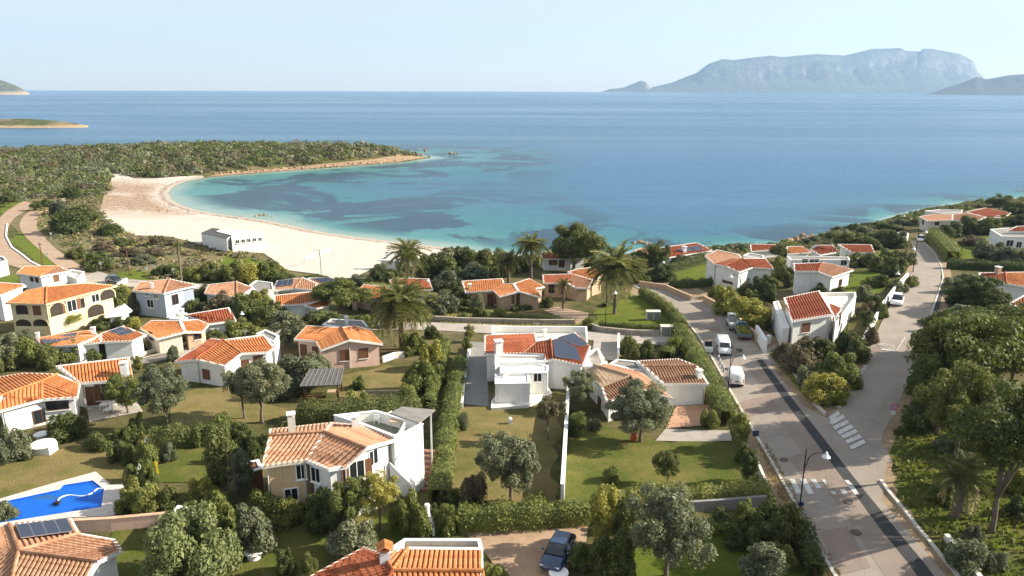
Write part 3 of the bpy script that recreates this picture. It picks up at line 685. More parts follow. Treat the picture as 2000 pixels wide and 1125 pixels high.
def build_houses():
    # --- nearest row
    h = House('roof_top_house', 'pale terracotta roofed house with four solar panels beside the pool', (120, 1150))
    a,b,c,d,e,f,g = (18,1024,3.7),(139,1014,3.5),(155,1043,3.5),(225,1055,3.1),(237,1075,3.1),(192,1097,4.0),(37,1077,4.2)
    i1,i2,i3,i4 = (150,1165,2.9),(20,1150,2.9),(-70,1120,2.9),(-60,1040,3.2)
    h.block([([a,b,c,g],'p',1),([g,c,d,e,f],'p',1),([g,f,i1,i2],'p'),([a,g,i2,i3,i4],'p')], courses=True)
    h.solar([(30,1030),(130,1017),(144,1043),(41,1057)], 4, 1)
    h = House('reddened_roof_house', 'orange tiled house, left slope reddened as shade, tile capped chimney at the bottom edge', (760, 1200))
    a,b,c,d,e,f = (711,1069,3.2),(746,1082,3.8),(767,1115,4.3),(735,1175,3.4),(640,1190,2.9),(600,1130,2.9)
    t1,t2,t3,r1,r2 = (797,1071,3.5),(942,1071,3.5),(943,1116,4.3),(950,1175,3.2),(735,1175,3.4)
    h.block([([a,b,c,d,e,f],'r'),([t1,t2,t3,c],'o',1),([c,t3,r1,d],'o',1),([b,t1,c],'o')], courses=True, wall=CREAM, trim=CREAM)  # left slope faces away from the sun: its shade is put into redder tiles
    h.flat([(750,1079),(790,1053),(938,1053),(943,1074),(798,1073)], 3.15, 0.45, CREAM, CONC)
    h.chimney(753,1100,0.75,1.0,WHITE,'tile',0.2)
    h = House('two_storey_house', 'two storey beige and white house with a roof terrace and outside stairs', (560, 1000))
    A,B_,C_,D,E_,F_ = (512,911,5.2),(597,899,5.2),(633,844,6.5),(527,851,6.4),(527,839,6.0),(648,826,6.0)
    G1,G2,G3,H1,H2 = (642,917,5.0),(676,911,5.0),(715,875,6.2),(771,859,5.6),(704,831,5.9)
    h.block([([A,B_,C_,D],'p',1),([D,C_,F_,E_],'p')], wall=BEIGE, trim=CREAM, courses=True, base=-2)
    h.block([([B_,G1,G2,G3,C_],'p',2),([C_,G3,H1,H2,F_],'p',1)], wall=WHITE, courses=True, base=-2)
    h.flat([(652,811),(735,802),(826,828),(798,843),(770,853),(704,828)], 5.0, 0.95, WHITE, plain('green_mat', (0.20, 0.22, 0.15), 0.9, 0.2, 1), base=-2)
    # pergola roof over the side terrace
    q = [at(x, y, h.z0 + 6.1) for x, y in ((762,806),(785,794),(850,800),(818,826))]
    mb = MB(); mb.add(q + [p - Vector((0,0,0.12)) for p in q], [(3,2,1,0),(4,5,6,7),(0,1,5,4),(1,2,6,5),(2,3,7,6),(3,0,4,7)]); h.add(mb, 'pergola_roof', FELT)
    for p in (q[2], q[3].lerp(q[2], 0.08)):
        mb = MB(); mb.box(p.x-0.5,p.x-0.36,p.y-0.1,p.y+0.04,h.z0-1,p.z-0.13); h.add(mb, 'pergola_post', TRIM)
    # white stair wall and flight going down along the right flank
    s0, s1, s2 = at(800,842,h.z0+5.4), at(762,912,h.z0+3.0), at(812,963,h.z0+0.3)
    for nm, p, r in (('stair_flight', s0, s1), ('stair_flight', s1, s2)):
        mb = MB(); n = 12; dv = (r - p); side = Vector((-dv.y, dv.x, 0)).normalized()*0.55
        for k in range(n):
            a_, b_ = p + dv*(k/n), p + dv*((k+1)/n); z = b_.z
            mb.add([a_-side, b_-side, b_+side, a_+side], [], 0); P4 = [a_-side, b_-side, b_+side, a_+side]
            mb.add([(v.x,v.y,z-1.1) for v in P4]+[(v.x,v.y,z) for v in P4], [(4,5,6,7),(0,1,5,4),(1,2,6,5),(2,3,7,6),(3,0,4,7),(3,2,1,0)])
        h.add(mb, nm, CREAM)
        for sg in (-1, 1):
            mb = MB(); o_ = side*1.1*sg; zb = Vector((0,0,2.4 if nm and p is s0 else 1.2)); up = Vector((0,0,0.75)); w_ = side.normalized()*0.08
            P4 = [p+o_-w_, r+o_-w_, r+o_+w_, p+o_+w_]; mb.add([v-zb for v in P4]+[v+up for v in P4], [(4,5,6,7),(0,1,5,4),(1,2,6,5),(2,3,7,6),(3,0,4,7),(3,2,1,0)]); h.add(mb, 'stair_wall', WHITE)
    for w in ((588,921,0.7,1.25,'g'),(569,966,1.0,1.1,'g'),(617,927,0.9,1.25,'g'),(628,968,0.8,0.9,'g'),(697,918,1.2,1.6,'o'),(729,893,0.9,1.3,'w')): h.win(*w, frame=TRIM if w[4]=='g' else None)
    h.chimney(694,835,0.6,0.9); h.chimney(571,846,0.6,1.6,CREAM)
    h = House('orange_roof_house', 'white house with joined orange roofs beside the pool lawn', (150, 850))
    h.block([([(110,715,4.2),(252,698,4.2),(260,741,2.9),(156,748,2.9)],'o',1)], courses=True)
    a,b,c,d,e,f,g = (0,774,4.2),(82,745,4.1),(112,731,3.9),(156,749,3.0),(151,776,2.8),(82,780,3.0),(-10,805,2.9)
    u1,u2 = (-30,741,3.4),(47,729,3.4)
    h.block([([a,b,f,g],'o',1),([b,c,d,e,f],'o'),([a,u1,u2,c,b],'o')], courses=True)
    h.chimney(245,735,0.75,1.5)
    for w in ((183,773,1.4,2.1,'d'),(203,766,1.6,1.8,'g'),(112,791,2.0,1.0,'g'),(82,812,1.5,1.4,'g')): h.win(*w)
    h = House('corner_house', 'white house with hipped orange roof, left slope coloured red as shade, between olive trees', (440, 762))
    a,b,c,d,e,f,g,i = (342,706,2.7),(382,702,3.2),(435,664,4.3),(412,661,3.7),(439,715,3.0),(472,690,3.3),(523,688,3.0),(537,679,3.0)
    j = (515,654,4.2)
    h.block([([a,b,c,d],'r',1),([b,e,f,c],'o',2),([c,f,g,i,j],'o')], courses=True)  # shade of the left hip slope is coloured in with dark red tiles
    h.flat([(500,652),(518,644),(545,656),(535,668)], 2.6, 0.15, WHITE, FELT)
    for w in ((403,731,1.0,1.2,'s'),(479,712,0.8,1.1,'s'),(504,704,1.0,1.2,'s')): h.win(*w)
    h.chimney(433,660,0.4,0.8,BEIGE); h.aerial(480,668,1.6)
    h = House('pink_house', 'pink house with bright orange roof and white plinth', (640, 726))
    a,b,c,d,e,f,g,i = (575,662,2.9),(599,636,3.5),(667,640,4.2),(617,666,3.1),(627,684,2.9),(682,664,4.0),(747,672,2.9),(722,645,3.3)
    k = (690,636,4.1)
    h.block([([a,d,c,b],'o',1),([d,e,f,c],'o',1),([c,f,g,i,k],'o',1)], wall=PINK, courses=True)
    h.flat([(630,634),(647,623),(708,626),(724,644),(690,637),(667,640)], 3.0, 0.12, PINK, FELT)
    for w in ((673,694,1.1,1.4,'s'),(710,690,1.1,1.3,'s'),(593,684,0.9,1.6,'d'),(616,688,0.8,1.5,'d')): h.win(*w)
    h.chimney(677,634,0.45,1.0); h.aerial(672,634,1.6)
    h = House('modern_house', 'modern white house of stacked boxes with dark solar roof', (985, 796))
    h.flat([(960,637),(1146,638),(1148,672),(1120,655),(1050,668),(962,660)], 2.6, 0.9, WHITE, CREAM)
    a,b,c,d,e = (946,655,4.3),(1045,651,4.3),(1049,667,4.1),(1023,690,3.4),(946,691,3.4)
    f,g,i,j = (1075,663,4.5),(1080,701,3.7),(1065,705,3.5),(1062,692,3.7)
    k,l,m_ = (1124,650,4.0),(1153,676,3.3),(1138,714,3.1)
    h.block([([a,b,c,d,e],'r',2),([c,f,g,i,j,d],'r',1),([f,k,l,m_,g],'r',1)], courses=True, over=0.3)
    h.panelpoly([(1078,669),(1091,663),(1126,683),(1134,707),(1083,699)]); h.panelpoly([(1090,661),(1120,653),(1149,675),(1131,680),(1108,671)])
    h.flat([(967,693),(1064,695),(1066,706),(977,709),(967,712)], 3.2, 0.25, WHITE, CREAM)
    h.flat([(977,709),(1034,709),(1071,714),(1070,728),(977,729)], 3.0, 0.08, WHITE, TRIM)
    h.flat([(967,731),(1034,731),(1035,749),(967,750)], 2.7, 0.08, WHITE, TRIM)
    h.flat([(960,784),(979,760),(1060,745),(1078,768),(1030,792),(960,797)], 0.35, 0.02, WHITE, CREAM)
    h.flat([(1140,690),(1168,680),(1180,700),(1178,715),(1140,716)], 1.6, 0.7, WHITE, CREAM)
    for k_ in range(5):
        p = at(1162+k_*3, 712-k_*0.6, h.z0+1.5-k_*0.3); mb = MB(); mb.box(p.x-0.2,p.x+0.9,p.y-1.0,p.y+1.0,h.z0-1,p.z); h.add(mb, 'step', CREAM)
    for w in ((1050,737,0.9,1.0,'w'),): h.win(*w)
    h.aerial(1049,660,2.2); h.chimney(974,690,0.9,1.5); h.chimney(1064,658,0.5,0.8); h.chimney(985,737,0.3,0.5)
    h = House('brown_roof_house', 'white house with weathered brown roofs behind the big olive tree', (1290, 812))
    a,b,c,d,e,f = (1145,722,2.9),(1160,714,3.5),(1231,735,4.0),(1175,757,3.1),(1247,759,3.2),(1186,786,2.7)
    g,i,j = (1185,711,3.2),(1252,727,3.4),(1314,779,2.7)
    h.block([([a,b,c,d],'c',2),([d,c,e,f],'b',1),([b,g,i,j,e,c],'p')], courses=True)
    a,b,c,d,e,f = (1244,705,3.5),(1258,716,4.0),(1362,715,3.8),(1384,750,2.8),(1298,750,2.8),(1325,701,3.3)
    h.block([([b,c,d,e],'b',1),([a,f,c,b],'b')], courses=True)
    h.flat([(1190,711),(1205,702),(1245,706),(1256,724),(1225,720)], 2.9, 0.1, WHITE, FELT)
    h.chimney(1365,738,0.6,0.8)
    for w in ((1171,790,1.0,1.7,'d'),(1150,780,1.0,1.6,'g')): h.win(*w)
    # --- second row
    h = House('low_orange_house', 'low orange roofed house carrying two solar arrays behind the hedge', (150, 690))
    h.block([([(72,660,3.0),(175,645,3.0),(195,656,3.3),(152,673,3.0),(82,678,2.5)],'o')])
    h.block([([(143,674,2.7),(157,656,3.2),(195,656,3.3),(198,668,2.8)],'o')])
    h.block([([(195,652,3.3),(241,637,3.2),(285,654,2.8),(258,666,2.7),(198,668,2.8)],'o')])
    h.solar([(80,664),(152,652),(148,663),(88,675)], 5, 2); h.solar([(211,650),(236,641),(263,651),(240,658)], 2, 2)
    h.chimney(183,652,0.5,0.7); h.chimney(75,664,0.4,0.8)
    h = House('stepped_orange_house', 'orange house with two stepped smooth roofs beside the lane', (320, 672))
    a,b,c,d,e = (274,642,3.0),(295,626,3.6),(352,626,4.0),(361,648,3.1),(306,662,2.6)
    h.block([([a,b,c,d,e],'o')], wall=CREAM); h.block([([(352,626,4.0),(386,624,3.5),(406,635,2.8),(395,648,2.6),(361,648,3.1)],'o')], wall=TAN)
    for w in ((296,656,1.0,1.1,'g'),(386,655,0.9,1.0,'g')): h.win(*w)
    h = House('long_red_house', 'long red roofed white house with low garage behind the lane', (430, 640))
    h.block([([(360,615,3.8),(447,601,3.8),(461,626,2.8),(406,633,2.8),(388,625,3.0)],'r')], pitch=0.36); h.flat([(330,622),(352,610),(366,612),(352,624)], 2.6, 0.2, WHITE, CREAM)
    h.chimney(356,617,0.6,0.9)
    h = House('yellow_villa', 'yellow two storey villa with arches and wide terracotta roof', (92, 636))
    a,b,c,d,e,f = (11,592,5.3),(52,567,6.0),(91,560,6.6),(90,594,5.2),(165,553,6.2),(228,558,5.2)
    h.block([([a,b,c,d],'o'),([c,e,f,d],'o')], wall=YELLOW, trim=YELLOW, base=-1.5)
    for w in ((43,604,1.9,1.6,'a'),(72,605,1.0,1.6,'s'),(46,630,2.4,1.1,'a'),(79,630,2.2,1.1,'a'),(112,604,2.4,1.9,'a'),(140,597,1.4,1.7,'o'),(157,593,1.2,1.4,'g'),(186,582,1.2,1.2,'w'),(209,575,2.6,1.6,'a'),(186,606,2.8,1.9,'a')): h.win(*w)
    h = House('white_side_house', 'white house with faded roof cut by the left edge above the yellow villa', (0, 625))
    h.block([([(-40,570,4.6),(-10,551,5.4),(45,555,5.2),(50,558,5.0),(0,577,4.4)],'o')], base=-1.5)
    h = House('white_lane_house', 'white house with pale hipped roof behind the yellow villa', (85, 566))
    a,b,c,d,e = (32,534,2.9),(47,520,3.6),(112,519,3.9),(136,529,3.0),(78,540,3.1)
    h.block([([a,b,c,e],'o'),([c,d,e],'p')]); h.flat([(122,535),(140,526),(165,531),(150,545)], 1.2, 0.4, WHITE, CREAM)
    for w in ((62,543,0.8,1.2,'g'),(72,545,0.8,1.2,'g'),(110,544,0.9,1.1,'s')): h.win(*w)
    h = House('white_box_house', 'small white building cut by the left edge near the beach road', (5, 535))
    h.flat([(-30,505),(5,500),(14,508),(-15,518)], 2.8, 0.2, WHITE, FELT)
    h = House('blue_grey_house', 'blue grey two storey house with pale terracotta roof', (325, 612))
    a,b,c,d,e = (259,568,4.4),(272,551,5.0),(332,545,5.6),(320,573,4.5),(387,557,4.5)
    h.block([([a,d,c,b],'p'),([c,d,(360,563,4.4),e],'p')], wall=BLUEG, base=-1.5)
    for w in ((294,593,1.3,1.3,'w'),(304,576,0.9,1.2,'w'),(342,585,1.1,1.6,'g'),(288,574,0.6,0.6,'w')): h.win(*w)
    h.chimney(298,563,0.4,0.7); h.aerial(330,556,1.8)
    h = House('cream_garden_annexe', 'small white tent roofed annexe beside the blue grey house', (245, 622))
    h.block([([(205,618,2.4),(232,598,2.9),(243,594,3.3),(257,606,2.5),(240,615,2.3)],'w')], trim=TRIM)
    h = House('faded_roof_house', 'white house with faded pink tile roof along the beach road', (462, 592))
    a,b,c,d,e = (399,573,2.8),(407,556,3.4),(462,550,4.0),(494,562,3.1),(463,581,2.8)
    h.block([([a,b,c,e],'p'),([c,d,e],'p')]); h.flat([(487,557),(500,548),(532,552),(535,566),(500,570)], 2.6, 0.1, WHITE, FELT); h.chimney(481,556,0.6,0.8)
    h = House('solar_beach_house', 'pale roofed house with two dark solar arrays closest to the beach', (600, 576))
    a,b,c,d,e,f = (534,567,2.7),(540,549,3.5),(591,542,3.9),(620,554,3.2),(614,567,2.7),(576,563,2.9)
    h.block([([a,b,c,f],'p'),([c,d,e,f],'p')]); h.block([([(597,547,3.5),(603,543,3.8),(646,543,3.4),(670,551,2.7),(628,557,2.7)],'p')])
    h.solar([(543,550),(574,546),(572,558),(540,562)], 3, 1); h.solar([(606,545),(644,544),(662,550),(628,554)], 4, 1); h.chimney(604,543,0.3,0.6)
    h = House('orange_strip_house', 'long orange roofed white house half hidden by a spreading cedar', (560, 612))
    h.block([([(535,577,3.8),(616,569,3.8),(622,588,2.9),(590,594,2.7),(536,597,2.7)],'o')]); h.block([([(594,597,2.5),(622,588,2.9),(648,586,2.9),(640,598,2.4),(618,602,2.3)],'o')])
    h = House('orange_villa', 'orange villa with overlapping smooth roofs behind the giant palm', (740, 612))
    a,b,c,d,e = (693,573,2.8),(710,556,3.4),(752,559,4.1),(718,575,3.0),(723,587,2.7)
    f,g,i = (760,577,3.6),(780,559,3.8),(798,571,2.8)
    h.block([([a,d,c,b],'o'),([d,e,f,c],'o'),([c,f,i,g],'o')], wall=PINK); h.block([([(682,580,2.4),(690,573,2.7),(703,576,2.5),(698,584,2.3)],'o')], wall=PINK)
    for w in ((730,598,0.9,1.4,'d'),(765,585,0.9,1.2,'s')): h.win(*w)
    h = House('red_wing_house', 'red tiled white wing behind the orange villa', (825, 585))
    h.block([([(760,547,3.3),(795,543,3.9),(838,545,3.9),(845,566,2.7),(772,567,2.7)],'r')], pitch=0.36)
    h = House('tan_villa', 'tan villa with three joined orange roofs above the stone wall', (980, 606))
    a,b,c,d,e = (902,549,3.6),(981,544,3.8),(985,554,3.4),(963,567,2.8),(909,571,2.6)
    f,g,i = (1003,554,3.9),(1013,569,3.3),(976,579,2.6)
    k,l,m_,n_ = (1034,544,3.4),(1063,560,2.8),(1046,563,3.1),(1057,581,2.5)
    h.block([([a,b,c,d,e],'o'),([c,f,g,i,d],'o')], wall=TAN); h.block([([f,k,l,m_,n_,g],'o')], wall=TAN)
    for w in ((958,585,1.0,2.1,'d'),(968,588,0.8,1.3,'s'),(1002,585,0.4,1.5,'s')): h.win(*w)
    h.chimney(918,564,0.6,0.7,BEIGE)
    h = House('tan_palm_villa', 'tan villa with red and orange roofs behind the roadside palm', (1100, 590))
    a,b,c,d = (1059,537,3.4),(1120,535,3.8),(1106,552,3.0),(1062,553,2.7)
    h.block([([a,b,c,d],'r'),([b,(1158,547,3.1),(1150,563,2.5),(1125,562,2.7),c],'p')], wall=TAN); h.block([([(1108,531,3.6),(1125,526,3.9),(1173,520,4.2),(1178,538,3.2),(1158,547,3.1),(1120,536,3.5)],'o')], wall=TAN)
    for w in ((1077,564,1.0,1.7,'g'),(1100,568,0.8,1.3,'s')): h.win(*w)
    h = House('white_pine_house', 'white house with brown shutters under the big umbrella pine', (1095, 532))
    h.block([([(1056,493,3.6),(1095,489,3.9),(1115,505,2.7),(1060,506,2.7)],'r'),([(1095,489,3.9),(1128,493,3.5),(1146,503,2.7),(1115,505,2.7)],'p')])
    for w in ((1080,512,1.8,1.2,'s'),(1097,515,1.2,1.6,'d')): h.win(*w)
    # --- seaside, right half
    h = House('seaside_solar_house', 'low sprawling seaside house with solar panels at the water', (1310, 512))
    a,b,c,d,e,f = (1237,490,2.6),(1250,485,3.0),(1289,484,3.5),(1305,503,2.5),(1360,474,3.8),(1391,489,2.6)
    h.block([([a,b,c,d],'p'),([c,e,f,d],'r')]); h.solar([(1322,488),(1345,484),(1356,491),(1334,494)], 3, 1); h.solar([(1346,483),(1362,481),(1374,488),(1358,491)], 3, 1); h.chimney(1336,492,0.9,1.1)
    h = House('hillside_house', 'tall white house with red hipped roof above the curved road', (1440, 570))
    a,b,c,d,e = (1377,500,4.3),(1400,488,5.2),(1443,497,5.0),(1450,505,4.9),(1394,515,3.9)
    h.block([([a,b,c,d,e],'p')]); 
    f,g,i,j,k = (1394,515,3.9),(1415,519,4.1),(1444,531,3.6),(1470,522,3.9),(1495,505,4.5)
    l = (1511,525,3.6)
    h.block([([f,g,d,(1430,503,4.7)],'r'),([g,i,j,d],'r',2),([d,j,l,k],'r')])
    h.flat([(1452,499),(1462,494),(1492,499),(1490,506)], 4.2, 0.1, WHITE, FELT); 
    for w in ((1421,551,2.4,0.35,'d'),): h.win(*w)
    h.chimney(1446,499,0.6,0.8)
    for nm, lab, pts, bs, mt in (
        ('terrace_cottage', 'leftmost of the four low red roofed cottages by the water', [(1465,477,3.4),(1527,478,3.4),(1528,486,2.7),(1467,491,2.6)], (1500,496), 'r'),
        ('terrace_cottage', 'small bright orange roofed cottage, second of four by the water', [(1536,482,3.4),(1567,481,3.4),(1584,493,2.6),(1538,496,2.6)], (1560,503), 'o'),
        ('terrace_cottage', 'red hipped cottage, third of four by the water', [(1582,487,2.7),(1592,479,3.6),(1626,479,3.6),(1638,492,2.7),(1601,498,2.6)], (1615,505), 'r'),
        ('terrace_cottage', 'widest red roofed cottage, rightmost of four by the water', [(1636,477,3.5),(1702,478,3.5),(1708,493,2.6),(1664,493,2.6)], (1690,504), 'r')):
        h = House(nm, lab, bs, group='cottages along the shore'); h.block([(pts, mt)])
    h = House('long_white_house', 'long flat roofed white house behind the faded roof', (1600, 522)); h.flat([(1537,500),(1657,502),(1660,508),(1545,508)], 3.0, 0.1, WHITE, FELT)
    for w in ((1572,511,1.1,1.1,'w'),(1590,512,1.8,1.2,'w'),(1648,513,1.2,1.1,'w')): h.win(*w)
    h = House('white_lawn_house', 'white house with red and pale roof beside the bright lawn', (1640, 568))
    a,b,c,d,e,f = (1549,515,3.9),(1605,513,4.1),(1597,530,3.3),(1552,530,3.2),(1667,527,3.0),(1625,541,2.9)
    h.block([([a,b,c,d],'r'),([b,(1622,515,3.8),e,f,c],'p')])
    for w in ((1641,552,0.9,1.1,'g'),): h.win(*w)
    h = House('red_terrace_house', 'white house with dark red roof and broad sun terrace', (1590, 672))
    h.block([([(1531,582,4.6),(1600,568,4.9),(1628,614,4.2),(1547,627,3.9)],'r',1)], pitch=0.4, courses=True)
    h.block([([(1616,591,4.0),(1643,602,3.5),(1627,628,3.2),(1622,612,3.6)],'r')])
    h.flat([(1604,572),(1671,571),(1672,580),(1632,632),(1627,614),(1612,590)], 2.9, 0.5, WHITE, CREAM)
    h.flat([(1510,590),(1520,588),(1542,640),(1528,642)], 2.2, 0.1, WHITE, TRIM)
    for w in ((1574,640,1.2,1.2,'s'),(1640,625,1.0,1.6,'g')): h.win(*w)
    h = House('headland_villa', 'sprawling villa with pale roofs on the tip of the headland', (1840, 452))
    h.block([([(1795,423,2.8),(1826,418,3.3),(1861,419,3.4),(1860,430,2.8),(1812,432,2.6)],'p')], wall=CREAM)
    h.block([([(1861,419,3.4),(1886,416,3.6),(1925,424,3.2),(1912,430,2.8),(1860,430,2.8)],'p')], wall=CREAM)
    h.block([([(1886,414,3.4),(1925,406,3.9),(1974,416,3.0),(1960,424,2.7),(1925,424,3.0)],'r')], wall=WHITE)
    h.flat([(1806,412),(1836,409),(1880,410),(1878,415),(1840,417)], 2.6, 0.1, CREAM, FELT)
    for w in ((1803,434,1.0,1.2,'g'),(1830,436,1.2,1.2,'g'),(1948,425,1.0,1.1,'w')): h.win(*w)
    h = House('right_edge_house', 'white stepped house with red roof cut by the right edge behind the lawn', (1985, 492))
    h.block([([(1966,452,3.0),(1985,442,4.0),(2040,440,4.2),(2040,452,3.2)],'r')]); h.flat([(1934,448),(1970,445),(2030,452),(2030,462),(1957,462)], 2.4, 0.15, WHITE, FELT)
    for w in ((1972,475,1.6,1.4,'w'),(1990,478,1.2,1.4,'w')): h.win(*w)
    h = House('right_red_house', 'low house with red and orange roof behind the right hand hedge', (1950, 570))
    h.block([([(1912,533,3.5),(1963,532,3.8),(1966,554,2.8),(1914,553,2.7)],'r'),([(1963,532,3.8),(2040,531,3.6),(2040,566,2.5),(1966,554,2.8)],'o')]); h.chimney(1948,535,0.7,1.0,TAN)
    h = House('right_white_house', 'white house with red roof edge at the right beside the pines', (1990, 650))
    h.block([([(1973,592,4.2),(2003,575,5.0),(2060,578,5.0),(2060,620,3.8),(2005,612,3.8)],'r')])
    # --- beach buildings
    h = House('beach_restaurant', 'white beach restaurant with grey roof and green railings on the sand', (450, 486), cat='building')
    h.flat([(393,455),(414,445.5),(430,447.5),(421,452.5),(451,459.5),(443,466.5)], 3.6, 0.04, WHITE, plain('restaurant_roof', (0.075, 0.07, 0.065), 0.9), cap=plain('restaurant_roof', (0.075, 0.07, 0.065))); h.flat([(423,452),(432,448),(512,452),(513,461),(452,466),(452,459)], 3.55, 0.08, WHITE, TRIM)
    h.flat([(448,472),(512,462),(514,468),(450,482)], 0.6, 0.6, plain('green_rail', (0.25, 0.55, 0.45), 0.6), CREAM)
    for k in range(5): h.win(464+k*11, 472-k*1.2, 0.8, 0.8, 'w')
    h = House('beach_kiosk', 'small white beach kiosk with tent roofs behind the palm', (770, 522), cat='kiosk')
    h.block([([(740,508,2.6),(757,500,3.2),(775,497,3.4),(778,510,2.6)],'w')], over=0.2); h.block([([(778,506,2.4),(790,494,3.4),(815,490,3.6),(832,498,2.6),(815,506,2.4)],'w')], over=0.2); h.chimney(757,503,0.9,1.2)
    h = House('headland_garage', 'flat roofed cream garage at the far end of the right street', (1762, 472), cat='garage')
    h.flat([(1748,455),(1765,452),(1775,456),(1772,466),(1748,463)], 2.4, 0.1, CREAM, FELT)
build_houses()
# ------------------------------------------------------------------ plants
def leafmat(name, dark, light, trans=0.25):
    m, t, n, l, b = newmat(name)
    g = n.new('ShaderNodeNewGeometry'); oi = n.new('ShaderNodeObjectInfo'); ns = noise(t, 1.1, 3, 0.6)
    v = mathn(t, 'ADD', mathn(t, 'MULTIPLY', g.outputs['Random Per Island'], 0.6), mathn(t, 'MULTIPLY', ns.outputs[0], 0.5))
    c = mix(t, v, dark, light)
    hs = n.new('ShaderNodeHueSaturation'); l.new(c, hs.inputs['Color'])
    l.new(mapr(t, oi.outputs['Random'], 0, 1, 0.482, 0.515), hs.inputs['Hue']); l.new(mapr(t, oi.outputs['Random'], 0, 1, 1.22, 0.8), hs.inputs['Value'])
    l.new(hs.outputs[0], b.inputs['Base Color']); b.inputs['Roughness'].default_value = 0.65; b.inputs['Specular IOR Level'].default_value = 0.22
    tr = n.new('ShaderNodeBsdfTranslucent'); l.new(mix(t, 1.0, hs.outputs[0], (1.25, 1.3, 0.7), 'MULTIPLY'), tr.inputs[0])
    ms = n.new('ShaderNodeMixShader'); ms.inputs[0].default_value = trans; l.new(b.outputs[0], ms.inputs[1]); l.new(tr.outputs[0], ms.inputs[2]); l.new(ms.outputs[0], n['Material Output'].inputs[0]); return m
LM = {'willow': leafmat('leaf_willow', (0.088, 0.106, 0.038), (0.225, 0.25, 0.10)), 'olive': leafmat('leaf_olive', (0.078, 0.086, 0.044), (0.215, 0.225, 0.130)), 'dark': leafmat('leaf_dark', (0.042, 0.057, 0.017), (0.144, 0.161, 0.048)),
      'green': leafmat('leaf_green', (0.071, 0.093, 0.021), (0.235, 0.243, 0.067)), 'lime': leafmat('leaf_lime', (0.136, 0.150, 0.027), (0.359, 0.335, 0.075)),
      'brown': leafmat('leaf_brown', (0.080, 0.062, 0.034), (0.21, 0.17, 0.10)), 'pine': leafmat('leaf_pine', (0.049, 0.065, 0.016), (0.151, 0.168, 0.045)),
      'palm': leafmat('leaf_palm', (0.082, 0.098, 0.030), (0.235, 0.235, 0.09), 0.2), 'dry': leafmat('leaf_dry', (0.20, 0.15, 0.07), (0.38, 0.30, 0.16), 0.2), 'yellow': leafmat('leaf_yellow', (0.30, 0.27, 0.02), (0.52, 0.46, 0.03))}
BARK = plain('bark', (0.15, 0.115, 0.085), 0.95, 0.35, 6, bmp=0.6); BARKP = plain('bark_pine', (0.19, 0.12, 0.085), 0.95, 0.35, 5, bmp=0.6)
def leaves(C, Nn, size, asp=0.55, rng=RNG):
    n = len(C); Nn = Nn / (np.linalg.norm(Nn, axis=1, keepdims=True) + 1e-9)
    a = rng.normal(size=(n, 3)); t1 = a - (a * Nn).sum(1, keepdims=True) * Nn; t1 /= np.linalg.norm(t1, axis=1, keepdims=True) + 1e-9; t2 = np.cross(Nn, t1)
    s = (size * np.exp(rng.normal(size=n) * 0.38))[:, None]
    return np.stack([C - t1 * s, C + t2 * s * asp * 0.9, C + t1 * s, C - t2 * s * asp * 0.9], 1)
def crown(kind, seed):
    r = np.random.default_rng(seed)
    if kind == 'round': nc, rad, per, ls = 56, (0.14, 0.28), 470, 0.021
    elif kind == 'open': nc, rad, per, ls = 60, (0.12, 0.24), 400, 0.020
    elif kind == 'shrub': nc, rad, per, ls = 28, (0.19, 0.34), 330, 0.040
    elif kind == 'umb': nc, rad, per, ls = 66, (0.14, 0.27), 460, 0.021
    elif kind == 'tall': nc, rad, per, ls = 30, (0.20, 0.36), 320, 0.038
    elif kind == 'bigs': nc, rad, per, ls = 70, (0.12, 0.25), 380, 0.021
    elif kind == 'twig': nc, rad, per, ls = 34, (0.12, 0.22), 130, 0.034
    C = []
    while len(C) < nc:
        p = r.uniform(-1, 1, 3); q = np.linalg.norm(p)
        if q > 1 or q < 0.25: continue
        C.append(p * (0.55 + 0.45 * r.random()) / max(q, 0.4) * q if q < 0.5 else p)
    C = np.array(C); lob = r.normal(size=(5, 3)); lob /= np.linalg.norm(lob, axis=1, keepdims=True); C *= ((0.74 if kind not in ('shrub', 'tall', 'bigs') else 0.9) + (0.42 if kind not in ('shrub', 'tall', 'bigs') else 0.14) * np.max(np.clip((C / (np.linalg.norm(C, axis=1, keepdims=True) + 1e-9)) @ lob.T, 0, 1), 1) ** 2)[:, None]; R0 = r.uniform(*rad, nc)
    if kind in ('round', 'open', 'twig'): C = C * np.array((0.78, 0.78, 0.33)) + np.array((0, 0, 0.62)); C[:, :2] *= (1.08 - 0.25 * np.abs(C[:, 2:3] - 0.55)); zs = 0.55
    elif kind == 'umb': C = C * np.array((0.84, 0.84, 0.20)); C[:, 2] += 0.80 - 0.20 * (C[:, 0] ** 2 + C[:, 1] ** 2); zs = 0.42
    elif kind == 'tall': C = C * np.array((0.66, 0.66, 0.40)) + np.array((0, 0, 0.50)); zs = 0.42
    else: C[:, 2] = np.abs(C[:, 2]); C = C * np.array((0.76, 0.76, 0.62)) + np.array((0, 0, 0.14)); zs = 0.75
    P = []; N_ = []
    for c, rr in zip(C, R0):
        d = r.normal(size=(per, 3)); d[:, 2] += 0.35; d /= np.linalg.norm(d, axis=1, keepdims=True)
        k = r.uniform(0.35, 1.12, (per, 1)) ** 0.6; P.append(c + d * rr * k * np.array((1, 1, zs))); N_.append(d + r.normal(size=(per, 3)) * 0.55)
    P = np.concatenate(P); N_ = np.concatenate(N_); P[:, 2] = np.maximum(P[:, 2], 0.01)
    A = {'round': 2.0, 'open': 2.0, 'shrub': 1.8, 'umb': 1.7, 'tall': 3.0, 'bigs': 1.5, 'twig': 2.2}[kind]; V = leaves(P * np.array((1, 1, A)), N_, ls * 1.22, 0.6, r); V[:, :, 2] /= A; return V
CROWN = {}
